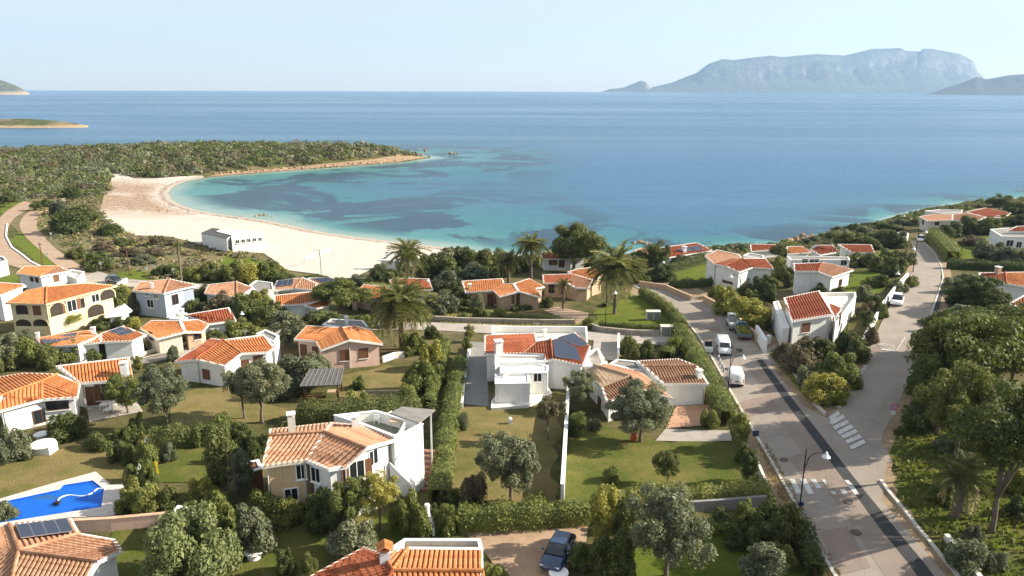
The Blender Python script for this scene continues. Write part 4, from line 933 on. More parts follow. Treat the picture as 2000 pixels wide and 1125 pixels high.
def crown_mesh(shape, mat, v):
    k = (shape, mat, v)
    if k not in CROWN: CROWN[k] = quads_mesh('crown', crown(shape, hash((shape, v)) % 1000 if False else {'round': 10, 'open': 20, 'shrub': 30, 'umb': 40, 'tall': 50, 'twig': 60, 'bigs': 70}[shape] + v), LM[mat])
    return CROWN[k]
def trunk_mesh(v, mat, tall=0.6):
    k = ('trunk', v, mat.name)
    if k in CROWN: return CROWN[k]
    r = random.Random(v + 5); m = MB(); top = Vector((r.uniform(-.08, .08), r.uniform(-.08, .08), tall))
    m.tube([(0, 0, -0.06), (0.01, 0, 0.12), top * 0.55 + Vector((r.uniform(-.05, .05), 0, 0)), top], [0.075, 0.052, 0.042, 0.03], 8)
    for i in range(5):
        a = i * 1.257 + r.uniform(-.3, .3); b = top * r.uniform(0.45, 0.8); e = Vector((math.cos(a) * r.uniform(.35, .55), math.sin(a) * r.uniform(.35, .55), tall + r.uniform(0.02, 0.2)))
        m.tube([b, b.lerp(e, 0.5) + Vector((0, 0, 0.04)), e], [0.032, 0.022, 0.010], 6)
    o = m.build('trunk', mat); me = o.data; bpy.data.objects.remove(o); me.polygons.foreach_set('use_smooth', [True] * len(me.polygons)); CROWN[k] = me; return me
PLANTS = []      # (object, noun phrase, px, py, is_tree)
def dims(px, py, w, h):
    p = G(px, py); m = mpp(p); d = ray(px, py); cs = math.hypot(d.x, d.y) / d.length
    return p, w * m, h * m / cs
KINDS_ = {'olive': ('open', 'olive', 'olive tree'), 'oak': ('round', 'dark', 'dark evergreen tree'), 'tree': ('round', 'green', 'leafy green tree'), 'lime': ('round', 'lime', 'yellow green tree'),
          'pine': ('umb', 'pine', 'umbrella pine'), 'bare': ('twig', 'brown', 'bare twiggy tree'), 'sd': ('shrub', 'dark', 'dark green shrub'), 'sg': ('shrub', 'green', 'green shrub'), 'sl': ('shrub', 'lime', 'yellow green shrub'),
          'so': ('shrub', 'olive', 'grey green shrub'), 'sb': ('shrub', 'brown', 'brownish shrub'), 'td': ('tall', 'dark', 'tall dark bush'), 'tg': ('tall', 'green', 'tall green bush'), 'tl': ('tall', 'lime', 'tall yellow green bush'),
          'to': ('tall', 'olive', 'tall grey green bush'), 'wo': ('bigs', 'willow', 'soft grey green shrub mass'), 'rpine': ('round', 'pine', 'dark pine'), 'sy': ('shrub', 'yellow', 'yellow flowering shrub')}
_n = [0]
def plant(kind, px, py, w, h, label=None):
    sh, mt, noun = KINDS_[kind]; p, W_, H_ = dims(px, py, w, h); _n[0] += 1; v = _n[0] % 3; rz = random.uniform(0, 6.28); tr = sh in ('round', 'open', 'umb', 'twig')
    if tr:
        e = empty(noun.split()[-2] + '_tree' if 'tree' in noun else noun.replace(' ', '_'), p, rz); vv = _n[0] % 4
        t = link(bpy.data.objects.new('trunk', trunk_mesh(vv + (10 if sh == 'umb' else 0), BARKP if sh == 'umb' else BARK, 0.78 if sh == 'umb' else 0.55)), e); t.scale = (W_ * 0.5 if sh != 'umb' else W_ * 0.42,) * 2 + (H_,)
        c = link(bpy.data.objects.new('crown', crown_mesh(sh, mt, v)), e); c.scale = (W_ / 2 * 1.14, W_ / 2 * 1.14, H_ * 1.04)
        
        if H_ > 1.15 * W_: c.scale.z = W_ * 1.05; c.location.z = H_ - W_ * 1.05
        tag(e, label, 'tree')
    else:
        e = link(bpy.data.objects.new('shrub' if sh == 'shrub' else 'bush', crown_mesh(sh, mt, v))); e.location = p; e.rotation_euler = (0, 0, rz); e.scale = (W_ / 2 * 1.05, W_ / 2 * 1.05, H_ * 1.03); tag(e, label, 'shrub')
    if not label: PLANTS.append((e, noun, px, py - h * 0.4, w))
    return e
PL = '''wo 372 1150 225 160|so 8 1018 62 46|sg 258 1003 62 72|sg 292 1008 70 72|sd 332 1002 56 60|td 440 968 78 135|to 474 975 64 100|sl 400 985 74 60|sg 372 1002 62 48|sd 345 1012 60 40
so 497 1078 100 98|sg 430 1022 74 78|sg 520 1018 84 66|sl 545 1008 50 56|sg 432 1062 84 86|sg 562 1024 74 60|sd 622 1030 80 76|sd 660 1034 70 90|tree 692 1042 88 98|lime 742 1036 84 100|sg 792 1036 66 84|sg 822 1046 52 66
so 692 1082 116 70|sd 560 1120 46 52|sd 604 1118 36 40|sg 872 1040 52 62|sd 845 1020 40 40|tl 1178 1068 66 120|td 1218 1072 52 96|olive 1300 1128 172 150|sd 1176 1118 66 76|sd 1212 1124 86 96|sg 970 1132 56 34|sd 1130 1112 50 56
sg 1452 1034 62 62|sd 1492 1064 96 92|sd 1536 1064 66 86|to 1490 1160 112 98|sg 1528 1106 64 54|sd 1405 1030 50 40|sd 1438 1068 60 50|sg 1175 1010 60 50|sg 1235 1014 60 60|sd 1215 1035 50 46
tg 1440 872 54 66|td 1462 938 44 62|sd 1452 905 40 44|sg 1386 834 44 42|oak 1303 948 56 60|olive 1250 864 134 100|olive 1134 800 70 74|bare 1070 860 72 84|olive 998 978 128 120|sb 925 978 66 62|so 905 838 30 38|sg 1055 985 40 26
sd 880 984 50 30|sg 1196 940 40 34|sg 808 692 62 50|sl 842 722 58 66|sg 822 764 72 66|sg 796 800 66 56|sg 858 690 36 40|tg 918 668 28 36|tg 912 690 26 36|sg 862 750 34 44
so 590 752 112 66|so 622 738 70 56|to 562 676 82 70|oak 650 655 60 40|olive 512 826 108 122|olive 478 818 84 100|so 540 780 60 50|olive 328 846 104 124|tree 250 808 78 70|sg 435 856 76 50|sd 470 862 54 44
sd 402 868 60 44|sd 132 856 78 58|so 38 894 78 64|so 8 906 50 80|sd 198 876 66 34|sd 246 872 54 44|sd 268 860 40 60|sg 288 910 46 56|sg 290 948 46 58|sy 300 930 26 30|sg 268 975 56 56|sd 255 905 40 44|sd 262 940 36 40
so 18 696 66 50|sg 58 712 66 62|sd 100 718 66 56|sg 142 706 66 48|sg 184 700 66 44|sg 222 694 60 38|sg 262 686 60 34|so 40 672 56 32|sd 14 724 56 40|tg 270 728 26 36|so 340 704 32 34|sl 368 668 46 26
sl 262 640 40 24|sd 200 640 60 24|lime 130 642 60 38|sb 268 612 46 46|sd 420 668 56 28|sb 430 616 70 50|sd 480 624 86 56|sd 525 634 66 44|sg 470 656 76 40|sd 542 622 56 40|sg 505 600 60 40|sd 395 590 50 36|sg 320 645 40 26
sd 700 652 60 40|sd 640 648 110 46|sd 610 640 60 36|sg 720 640 44 30|sl 240 580 40 32|sd 100 556 40 14|sg 232 590 50 36|sd 205 575 40 24|sg 215 605 50 30
sd 410 546 62 40|sg 450 550 74 46|sl 490 552 62 44|sg 522 550 60 46|sd 560 556 76 28|sd 612 560 76 28|sd 655 566 62 24|sg 345 540 50 30|sd 318 540 42 26|sg 380 548 50 28|sg 540 545 50 40|so 700 556 50 22
sd 190 528 66 42|sd 150 505 44 26|sd 138 455 80 50|sd 160 432 70 36|so 120 420 44 36|sd 215 458 54 24|sd 92 405 30 20|oak 72 412 22 18|sb 255 500 60 20|so 280 515 60 22|sb 315 480 60 22|oak 143 398 40 30|oak 20 405 36 26|sd 240 480 50 18|sb 300 500 60 18|sb 205 490 50 22
sd 860 544 92 62|sd 902 530 80 56|sd 942 538 90 60|sd 982 534 70 52|so 872 566 66 42|sd 836 532 66 42|so 922 556 80 46|sd 745 544 66 30|sd 792 548 56 40|sd 720 562 40 22|sd 770 556 60 30|sd 888 560 60 46|sd 958 552 60 36|sd 1010 530 60 36|sd 1040 520 50 30
so 870 612 62 48|so 935 610 30 46|sd 938 622 40 26|sd 1068 600 30 26|sg 1150 640 32 24|so 845 600 50 34|sg 905 625 30 18|sg 975 618 34 18|sg 830 625 40 30
sd 1230 702 48 56|sd 1262 700 32 40|sl 1320 690 40 36|oak 1280 532 64 56|sd 1248 552 56 32|sd 1292 548 66 36|sl 1420 612 76 64|tl 1465 646 80 66|tl 1440 628 60 56|sd 1500 596 44 46|sd 1482 576 50 40|sg 1488 640 44 40|sb 1500 625 50 34
sd 1460 575 50 20|oak 1520 512 38 32|so 1440 488 66 16|sd 1240 500 20 10|sg 1578 565 54 46|sd 1540 560 36 36|sd 1525 545 36 40|sg 1520 525 30 30|sd 1610 570 40 20
sb 1562 728 86 60|bare 1580 715 70 60|td 1602 716 62 56|sl 1610 782 96 62|sg 1632 742 96 62|so 1576 752 60 44|sd 1672 706 56 54|sg 1660 760 50 44|sl 1630 790 50 40|sb 1530 705 50 40|sd 1650 690 50 50
sd 1690 520 66 34|sd 1722 530 56 34|sd 1752 530 56 34|sg 1662 520 50 26|so 1686 585 40 32|td 1690 645 40 44|sb 1665 690 40 40|sd 1705 600 36 26|sg 1720 620 34 34|so 1758 572 34 24|sg 1700 560 40 20|sb 1700 670 36 40|sb 1690 620 40 36
sd 1625 470 56 22|sd 1660 476 66 26|so 1690 460 46 22|sd 1722 474 56 28|sd 1746 484 54 40|sd 1702 486 66 28|so 1590 474 46 14|sd 1766 516 54 28|sd 1738 506 50 22|sd 1735 450 60 16|so 1640 452 40 12|sd 1700 445 46 14|so 1760 440 40 14|sd 1668 450 36 16
sd 1850 464 66 34|sd 1892 456 66 38|sd 1930 456 66 38|oak 1950 412 46 30|sd 1984 418 46 26|sl 1968 440 40 24|so 1932 508 74 46|so 1962 514 66 38|so 1992 516 50 34|sb 1900 470 30 14|sd 1990 440 40 24|sd 1870 440 50 16
so 1862 572 54 32|oak 1905 610 110 64|sd 1880 596 70 40|sd 1945 606 70 44|so 1872 636 86 46|sg 1852 650 66 44|sg 1990 570 50 20|so 1885 560 60 30|sd 1965 640 80 40|sb 1890 480 40 20
sd 905 596 50 30|sg 760 640 40 30|sd 845 660 36 30|so 700 690 40 30|sd 560 740 50 40|sg 700 760 40 26|sd 300 770 40 40|sg 390 700 40 24|sd 230 900 50 40|so 330 900 40 40|sd 590 770 40 30|sg 700 800 60 40|sd 560 860 60 40|sd 520 880 40 40|sd 490 900 50 70|sg 1130 830 40 30|sd 1120 850 40 34|so 1160 840 40 30|sd 1500 560 40 26|sg 1400 580 40 24|sd 1470 600 44 40|sd 1600 580 40 24|sd 1550 545 36 26|so 1450 560 36 24|sd 1640 580 36 24|sb 1640 690 40 34|sd 1740 540 44 26|sg 1780 560 30 24|sd 1660 500 50 22|sd 1620 520 40 20|sd 1720 560 40 26|sd 1330 520 50 26|so 1250 520 50 26|sd 1210 530 50 26|sd 1200 545 40 26|sd 1160 530 50 30|sd 1020 575 30 24|sd 890 575 40 30|sd 870 590 44 30|so 1180 545 44 30|sd 760 600 40 26|sg 680 600 40 30|sd 560 590 50 24|sd 500 575 50 24|sg 440 570 40 20|sd 380 610 50 30|so 350 600 44 30|sd 240 640 50 26|sd 1790 836 76 62|sd 1792 768 60 56|sd 1832 818 86 70|so 1885 1112 90 66|so 1845 880 60 30|sd 1760 850 30 24|sg 1905 900 90 50|sl 1990 960 70 50|sd 1990 1010 60 40|to 1960 880 90 110|so 1900 1060 46 40|sg 1985 860 70 90|to 1880 950 70 70|sd 1840 980 60 50|so 1940 1110 60 40'''
def build_plants():
    for row in PL.replace('\n', '|').split('|'):
        if not row.strip(): continue
        k, *v = row.split(); plant(k, *map(float, v))
    # pines, each with its own words
    plant('rpine', 1120, 532, 122, 86, 'large round umbrella pine standing over the white seaside house')
    plant('pine', 1884, 832, 230, 190, 'tallest umbrella pine with a bare reddish trunk beside the right street')
    plant('pine', 1960, 800, 170, 170, 'umbrella pine behind the tallest one at the right edge')
    plant('pine', 1915, 745, 180, 110, 'umbrella pine furthest up the right street beside the red roofed house')
    plant('pine', 1835, 770, 110, 100, 'small umbrella pine leaning over the street edge')
    plant('rpine', 1936, 1040, 185, 262, 'nearest pine with thick grey trunk above the garden wall')
    plant('rpine', 2015, 1005, 150, 250, 'pine cut by the right edge behind the nearest one')
    plant('pine', 1985, 720, 170, 110, 'umbrella pine at the right edge beside the white house')
    plant('pine', 1850, 705, 120, 90, 'umbrella pine at the street edge above the round sign')
    plant('pine', 1940, 700, 150, 90, 'umbrella pine in the middle of the right grove')
    plant('rpine', 1858, 930, 150, 200, 'dark pine on the grass between the nearest pine and the street')
    plant('rpine', 1830, 850, 120, 150, 'dark pine behind the round red sign')
    plant('pine', 662, 622, 118, 66, 'spreading cedar over the long orange roof')
build_plants()
# palms
def frond_mesh(v):
    m = []; r = np.random.default_rng(v + 70); L_ = 1.0; n = 26
    droop = (0.55, 0.75, 0.95)[v]
    for i in range(n):
        s = (i + 1) / n; x = L_ * s * (1 - 0.16 * s); z = 0.42 * s - droop * s * s
        for sd in (-1, 1):
            ll = 0.30 * (1 - 0.55 * abs(s - 0.35) / 0.65) * (0.35 if s < 0.12 else 1); a = np.array((x, 0, z)); tip = a + np.array((ll * 0.62, sd * ll * 0.72, ll * 0.12 - 0.10 * r.random()))
            w = np.array((0.016, 0, 0.01)); m.append([a - w, a + w, tip + w * 0.25, tip - w * 0.25])
    for i in range(8):
        s0, s1 = i / 8, (i + 1) / 8; P = [np.array((L_*s*(1-0.16*s), 0, 0.42*s - droop*s*s)) for s in (s0, s1)]; w = np.array((0, 0.014 * (1 - s0 * .7), 0)); m.append([P[0]-w, P[0]+w, P[1]+w, P[1]-w])
    return np.array(m)
FR = [quads_mesh('frond', frond_mesh(v), LM['palm']) for v in range(3)]; FRD = quads_mesh('frond', frond_mesh(2), LM['dry'])
def palm(px, py, w, h, label, thick=0.75, n=60):
    p, W_, H_ = dims(px, py, w, h); e = empty('palm_tree', p, random.uniform(0, 6)); tag(e, label, 'palm', 'palms'); cz = H_ - W_ * 0.20; r0 = 0.35 * thick
    m = MB(); k = max(6, int(cz / 0.35)); m.tube([(0, 0, -0.3 + (cz + 0.3) * i / k) for i in range(k + 1)], [r0 * (1.25 - 0.25 * i / k + 0.07 * (i % 2)) * (1.35 if i >= k - 1 else 1) for i in range(k + 1)], 9); m.build('trunk', BARK, e)
    for i in range(n):
        f = i / n; o = link(bpy.data.objects.new('frond', FR[i % 3] if f < 0.92 else FRD), e); s = W_ * 0.58 * (0.82 + 0.3 * random.random())
        o.location = (0, 0, cz); o.scale = (s, s, s); o.rotation_euler = (random.uniform(-.3, .3), R(-72 + 118 * f ** 0.9 + random.uniform(-8, 8)), i * 2.39996 + random.uniform(-.2, .2))
palm(798, 566, 74, 80, 'tall date palm in front of the beach kiosk'); palm(1037, 560, 66, 88, 'tall date palm left of the big umbrella pine'); palm(993, 556, 50, 54, 'shorter date palm beside the tall one behind the tan villa')
palm(1200, 614, 108, 106, 'wide date palm on the lawn beside the curved road'); palm(785, 682, 122, 106, 'biggest date palm at the lane beside the pink house', 0.9, 84); palm(1100, 604, 38, 54, 'small dark palm in front of the tan palm villa', 0.6, 26)
palm(355, 552, 22, 76, 'slender fan palm rising beside the beach road', 0.5, 30); palm(1866, 1012, 110, 96, 'shaggy palm with drooping dry fronds under the right pines', 0.9, 44)
palm(845, 820, 30, 30, 'small bright palm beside the pergola roof', 0.4, 22)
# hedges: a clipped volume of leaves along a line on the ground
def hedge(px, width, height, mat, label, rough=0.2, dens=95):
    pts = spline(gp(px), 5); P = []; N_ = []; r = RNG
    seg = [(pts[i], pts[i+1]) for i in range(len(pts)-1)]; tot = sum((b-a).length for a, b in seg)
    n = int(tot * (width + 2 * height) * dens); n = min(n, 17000); pr = np.array([(b-a).length for a, b in seg]); idx = r.choice(len(seg), n, p=pr/pr.sum())
    A = np.array([s[0][:] for s in seg])[idx]; B = np.array([s[1][:] for s in seg])[idx]; t = r.random((n, 1)); C = A + (B - A) * t
    d = (B - A)[:, :2]; d /= np.linalg.norm(d, axis=1, keepdims=True); sd = np.stack([-d[:, 1], d[:, 0]], 1)
    th = r.uniform(0, math.pi, n); sup = (np.abs(np.cos(th))**4 + np.abs(np.sin(th))**4) ** -0.25
    wob = 1 + rough * (np.sin(C[:, 0]*2.1 + C[:, 1]*1.7) * 0.5 + np.sin(C[:, 0]*0.9 - C[:, 1]*1.3 + 2) * 0.5) + r.normal(size=n) * 0.08 * (1 + rough)
    k = sup * wob * np.where(r.random(n) < 0.25, r.uniform(0.6, 1, n), 1); u = np.cos(th) * k * width / 2; z = np.abs(np.sin(th)) * k * height
    z = np.where(np.abs(np.cos(th)) > 0.92, r.random(n) * height * 0.8, z)
    Q = np.column_stack([C[:, 0] + sd[:, 0]*u, C[:, 1] + sd[:, 1]*u, tz(C[:, 0], C[:, 1]) + z]); nn = np.column_stack([sd[:, 0]*np.cos(th), sd[:, 1]*np.cos(th), np.sin(th)]) + r.normal(size=(n, 3))*0.5
    me = quads_mesh('hedge', np.concatenate([leaves(Q, nn, 0.088, 0.6), hedge_core(pts, width, height)]), LM[mat]); o = link(bpy.data.objects.new('hedge', me)); tag(o, label, 'hedge'); return o
def hedge_core(pts, w, h):
    out = []
    for a, b in zip(pts[:-1], pts[1:]):
        d = (b - a).to_2d().normalized(); s = Vector((-d.y, d.x, 0)) * w * 0.38; lo = Vector((0, 0, -0.2)); hi = Vector((0, 0, h * 0.84)); tp = s * 0.8
        out += [[a-s+lo, b-s+lo, b-tp+hi, a-tp+hi], [a+s+lo, a+tp+hi, b+tp+hi, b+s+lo], [a-tp+hi, b-tp+hi, b+tp+hi, a+tp+hi]]
    return np.array([[v[:] for v in q] for q in out])
HEDGES = [([(896,1034),(980,1031),(1060,1026),(1150,1020)],1.8,2.0,'green','long oleander hedge along the paved drive'),([(1175,990),(1300,984),(1400,980),(1498,972)],2.0,1.5,'green','clipped hedge above the grey wall at the lawn end'),
 ([(1322,652),(1346,690),(1372,735),(1398,785),(1422,830)],2.4,1.9,'green','tall hedge between the brown roofed house and the road'),([(858,985),(868,900),(880,820),(893,750),(900,715)],1.9,1.7,'green','long hedge running down beside the modern house yard'),
 ([(838,800),(850,760),(862,715),(872,680)],1.4,1.5,'green','narrow hedge behind the long one, beside the footpath'),([(585,822),(660,825),(740,820),(815,806)],2.6,2.2,'dark','dark hedge below the pink house lawn'),([(296,872),(370,868),(460,858)],2.2,1.8,'dark','dark hedge below the olive tree lawn'),
 ([(985,622),(1050,626),(1112,630)],1.0,0.8,'green','low hedge above the stone wall'),([(1170,640),(1240,646),(1325,648)],1.2,1.1,'green','straight low hedge along the lane corner'),([(1254,578),(1280,594),(1308,616),(1330,642)],1.8,1.6,'green','curved clipped hedge along the bend'),
 ([(1296,536),(1340,524),(1378,512)],2.2,2.2,'dark','dark hedge beside the seaside solar house'),([(1308,562),(1350,562),(1396,556)],2.0,1.6,'dark','clipped hedge in front of the tall white house'),([(1818,468),(1838,486),(1860,512)],3.4,2.8,'green','massive clipped hedge beside the far end of the street'),
 ([(1848,524),(1900,526),(2010,534)],2.4,1.7,'dark','straight dark hedge crossing to the right edge'),([(1556,1046),(1572,1082),(1592,1140)],1.4,1.9,'dark','narrow hedge running down beside the near street lamp'),([(1368,1040),(1400,1038),(1445,1036)],1.6,1.1,'green','short low hedge below the grey wall'),
 ([(888,604),(930,612)],1.0,0.7,'dark','short low hedge in front of the tan villa'),([(1000,608),(1062,600)],1.4,0.9,'dark','low dark hedge under the tan villa gable'),([(1095,548),(1060,544)],1.2,1.2,'dark','small hedge between the two tan villas'),
 ([(1758,440),(1790,438)],2.0,1.4,'dark','dark hedge left of the headland villa'),([(1180,600),(1190,596),(1205,588)],1.2,0.8,'dark','short hedge by the tan palm villa drive'),([(1300,704),(1318,684),(1330,672)],2.0,1.6,'green','hedge at the gate beside the lane corner')]
for hgd in HEDGES: hedge(*hgd)
# maquis on the point and scrub on the dunes: too many to count
def scatter(name, n, region, sizes, mats, per, leaf, label, test=None):
    P = np.array([(v.x, v.y) for v in gp(region)] if not isinstance(region[0], Vector) else [(v.x, v.y) for v in region]); lo, hi = P.min(0), P.max(0); out = {m: [] for m in mats}; k = 0; tries = 0
    while k < n and tries < n * 12:
        tries += 1; x, y = RNG.uniform(lo, hi)
        if not inside(P, x, y) or (test and not test(x, y)): continue
        s = RNG.uniform(*sizes) * (0.6 + 0.8 * RNG.random()); m = mats[int(RNG.random() ** 1.3 * len(mats))]; q = max(8, int(per * s))
        d = RNG.normal(size=(q, 3)); d[:, 2] = np.abs(d[:, 2]) + 0.1; d /= np.linalg.norm(d, axis=1, keepdims=True); c = np.array((x, y, float(tz(x, y))))
        pos = c + d * np.array((s, s, s * 0.75)) * RNG.uniform(0.55, 1.05, (q, 1)); out[m].append(leaves(pos, d + RNG.normal(size=(q, 3)) * 0.4, leaf, 0.7)); k += 1
    for i, m in enumerate(mats):
        if out[m]: o = link(bpy.data.objects.new(name, quads_mesh(name, np.concatenate(out[m]), LM[m]))); tag(o, label, 'scrub', kind='stuff')
land = lambda x, y: coast_dist(np.array([x]), np.array([y]))[0] > 7
SANDP = np.array([(v.x, v.y) for v in sand_poly])
nosand = lambda x, y: land(x, y) and not inside(SANDP, x, y)
scatter('maquis', 4600, [Vector(v) for v in ((-420, 285), (-420, 440), (-330, 480), (-260, 498), (-190, 506), (-120, 498), (-70, 486), (-55, 474), (-90, 436), (-128, 388), (-150, 356), (-178, 350), (-196, 320), (-200, 300), (-205, 272))], (1.3, 4.2), ['dark', 'olive', 'brown', 'green'], 27, 0.46, 'low evergreen maquis covering the sandy point', nosand)
scatter('maquis', 620, [(1395,486),(1530,477),(1580,469),(1640,455),(1700,440),(1760,423),(1830,407),(1900,397),(2000,390),(2000,404),(1905,408),(1800,428),(1720,460),(1620,482),(1400,497)], (0.7, 1.7), ['dark', 'green', 'olive', 'brown'], 60, 0.26, 'low wind clipped scrub along the rocky shore', lambda x, y: coast_dist(np.array([x]), np.array([y]))[0] > 2.5)
scatter('maquis', 260, [(-40,385),(0,368),(120,352),(212,346),(205,380),(190,386),(60,390),(0,402)], (1.2, 3.0), ['dark', 'olive', 'brown', 'green'], 40, 0.36, 'taller maquis between the point and the beach roads', lambda x, y: True)
scatter('maquis', 500, [Vector(v) for v in ((62, 40), (110, 30), (190, 150), (220, 240), (165, 240), (120, 150))], (0.8, 2.6), ['green', 'dark', 'olive'], 60, 0.24, 'evergreen scrub on the slope at the right edge', lambda x, y: y < x * 1.42 or y > 260)
scatter('dune_scrub', 900, [(60,392),(190,382),(200,412),(228,440),(262,458),(330,462),(378,474),(420,488),(500,497),(545,515),(560,530),(560,552),(300,548),(230,535),(150,505),(95,470),(80,440)], (0.4, 1.0), ['brown', 'olive', 'green', 'dry'], 34, 0.26, 'dry scrub scattered over the dunes', lambda x, y: True)
# ------------------------------------------------------------------ far coasts
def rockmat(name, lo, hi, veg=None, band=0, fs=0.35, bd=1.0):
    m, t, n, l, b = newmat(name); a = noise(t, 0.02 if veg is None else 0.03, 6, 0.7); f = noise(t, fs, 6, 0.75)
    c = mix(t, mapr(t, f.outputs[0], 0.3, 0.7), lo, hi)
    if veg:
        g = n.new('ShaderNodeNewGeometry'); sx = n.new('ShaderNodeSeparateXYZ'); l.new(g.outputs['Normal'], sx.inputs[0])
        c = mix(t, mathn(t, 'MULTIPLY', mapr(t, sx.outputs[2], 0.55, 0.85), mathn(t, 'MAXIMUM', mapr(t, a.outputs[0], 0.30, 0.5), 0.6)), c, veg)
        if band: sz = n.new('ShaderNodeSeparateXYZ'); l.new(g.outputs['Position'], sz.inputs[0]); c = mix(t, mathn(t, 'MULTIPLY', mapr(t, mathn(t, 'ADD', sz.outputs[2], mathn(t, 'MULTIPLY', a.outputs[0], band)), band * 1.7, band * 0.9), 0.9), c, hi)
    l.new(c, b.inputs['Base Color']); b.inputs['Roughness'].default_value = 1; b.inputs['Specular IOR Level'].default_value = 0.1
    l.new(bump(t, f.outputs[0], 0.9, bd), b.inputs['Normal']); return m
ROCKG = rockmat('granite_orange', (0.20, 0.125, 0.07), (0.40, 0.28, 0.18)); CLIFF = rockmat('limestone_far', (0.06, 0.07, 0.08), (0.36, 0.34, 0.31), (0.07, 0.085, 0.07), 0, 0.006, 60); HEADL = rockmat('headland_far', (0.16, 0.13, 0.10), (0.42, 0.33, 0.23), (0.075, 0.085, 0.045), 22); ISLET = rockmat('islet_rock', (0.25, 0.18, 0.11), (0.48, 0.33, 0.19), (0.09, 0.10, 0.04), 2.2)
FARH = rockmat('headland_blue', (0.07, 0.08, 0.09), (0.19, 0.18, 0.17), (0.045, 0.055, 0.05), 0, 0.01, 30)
def vnoise(x, y, seed):
    r = np.random.default_rng(seed); out = np.zeros_like(x)
    for k in range(6):
        fr = 2.0 ** k; a = r.uniform(0, 6.28, 4); out += (np.sin(x * fr * 1.3 + y * fr * 0.8 + a[0]) * np.sin(y * fr * 1.1 - x * fr * 0.6 + a[1])) * 0.62 ** k
    return out
def far_land(name, label, ridge, dist, thick, mat, cliff, seed, rough):
    px = np.array([p[0] for p in ridge], float); py = np.array([p[1] for p in ridge], float); nu, nv = 220, 34; u = np.linspace(px[0], px[-1], nu); top = np.interp(u, px, py)
    V = []; H_ = []
    for v in np.linspace(0, 1, nv):
        Y = dist + (v - 0.5) * thick; prof = np.interp(v, [0, 0.06, 0.36, 0.5, 0.62, 1], [0, 0.10, cliff, 1.0, 0.9, 0]); X = []; Z = []
        for a, b in zip(u, top):
            d = ray(a, b); k = dist / d.y; X.append(d.x * k * Y / dist); Z.append(max(CAM.z + d.z * k, 0) * prof)
        X = np.array(X); Z = np.array(Z); q = vnoise(X / thick * 5, np.full(nu, Y / thick * 5), seed) * rough * Z * (1 - abs(2 * v - 1) ** 4) * (0.05 if 0.42 < v < 0.6 else 1)
        q = np.where(prof < 1, np.minimum(q, np.maximum(Z / max(prof, 1e-3) * 0.985 - Z, -1)), q)
        V.append(np.column_stack([X, np.full(nu, Y), Z + q - 1.0 - 3.0 * (v in (0, 1))]))
    V = np.concatenate(V); idx = np.arange(nu * nv).reshape(nv, nu); q = np.stack([idx[:-1, :-1], idx[:-1, 1:], idx[1:, 1:], idx[1:, :-1]], -1).reshape(-1, 4)
    o = mesh_obj(name, V.tolist(), q.tolist(), mat); o.data.polygons.foreach_set('use_smooth', [True] * len(o.data.polygons)); tag(o, label, kind='structure'); return o
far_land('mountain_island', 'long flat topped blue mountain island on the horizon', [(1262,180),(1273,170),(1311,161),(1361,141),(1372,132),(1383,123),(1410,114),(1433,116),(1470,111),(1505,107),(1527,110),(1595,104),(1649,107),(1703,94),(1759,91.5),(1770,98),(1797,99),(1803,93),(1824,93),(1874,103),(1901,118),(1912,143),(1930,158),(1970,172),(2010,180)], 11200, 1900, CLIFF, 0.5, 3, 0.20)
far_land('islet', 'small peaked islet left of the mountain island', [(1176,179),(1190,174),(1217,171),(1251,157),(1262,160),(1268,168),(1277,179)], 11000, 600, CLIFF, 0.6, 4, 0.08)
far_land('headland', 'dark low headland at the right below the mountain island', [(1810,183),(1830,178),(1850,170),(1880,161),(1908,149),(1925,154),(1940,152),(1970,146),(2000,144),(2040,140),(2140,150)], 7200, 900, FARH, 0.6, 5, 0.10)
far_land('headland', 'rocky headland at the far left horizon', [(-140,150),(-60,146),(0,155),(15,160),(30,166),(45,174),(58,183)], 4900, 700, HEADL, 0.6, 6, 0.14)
far_land('islet', 'low scrub covered islet in the water at the left', [(-160,236),(-60,231),(0,231),(45,229.5),(90,232),(125,236),(150,239.5),(172,244)], 850, 56, ISLET, 0.75, 8, 0.12)
scatter('maquis', 420, [Vector(v) for v in ((-680, 835), (-560, 835), (-520, 845), (-520, 855), (-560, 865), (-680, 865))], (1.2, 2.6), ['dark', 'green', 'olive'], 16, 0.8, 'scrub covering the low islet', None)
for o in [x for x in COL.objects if x.name.startswith('maquis') and x.get('label') == 'scrub covering the low islet']: o.location.z = 3.2
# boulders along the shore
def boulder_mesh(v):
    bm = bmesh.new(); bmesh.ops.create_icosphere(bm, subdivisions=2, radius=1); r = random.Random(v); pl = [(Vector((r.uniform(-1,1), r.uniform(-1,1), r.uniform(-.6,1))).normalized(), r.uniform(0.5,0.85)) for _ in range(9)]
    for q in bm.verts:
        for n_, d in pl:
            k = q.co.dot(n_)
            if k > d: q.co -= n_ * (k - d)
    me = bpy.data.meshes.new('boulder'); bm.to_mesh(me); bm.free(); me.materials.append(ROCKG); return me
BO = [boulder_mesh(i) for i in range(5)]
def boulders(pxs, s0, s1, where, group):
    n = len(pxs)
    for i, (x, y) in enumerate(pxs):
        p = G(x, y); o = link(bpy.data.objects.new('boulder', BO[i % 5])); s = random.uniform(s0, s1); o.location = (p.x, p.y, max(p.z, 0) + s * 0.25); o.scale = (s * random.uniform(.8, 1.5), s, s * random.uniform(.6, 1)); o.rotation_euler = (0, 0, random.uniform(0, 6)); tag(o, where, 'boulder', group)
boulders([(775+i*5.5+random.uniform(-3,3), 306+random.uniform(-5,3)-(i%3)*2) for i in range(13)]+[(880,306),(888,307),(894,306)]+[(690+i*14, 300-random.uniform(0,6)) for i in range(5)], 0.7, 1.8, 'orange granite boulder at the tip of the sandy point', 'boulders on the point')
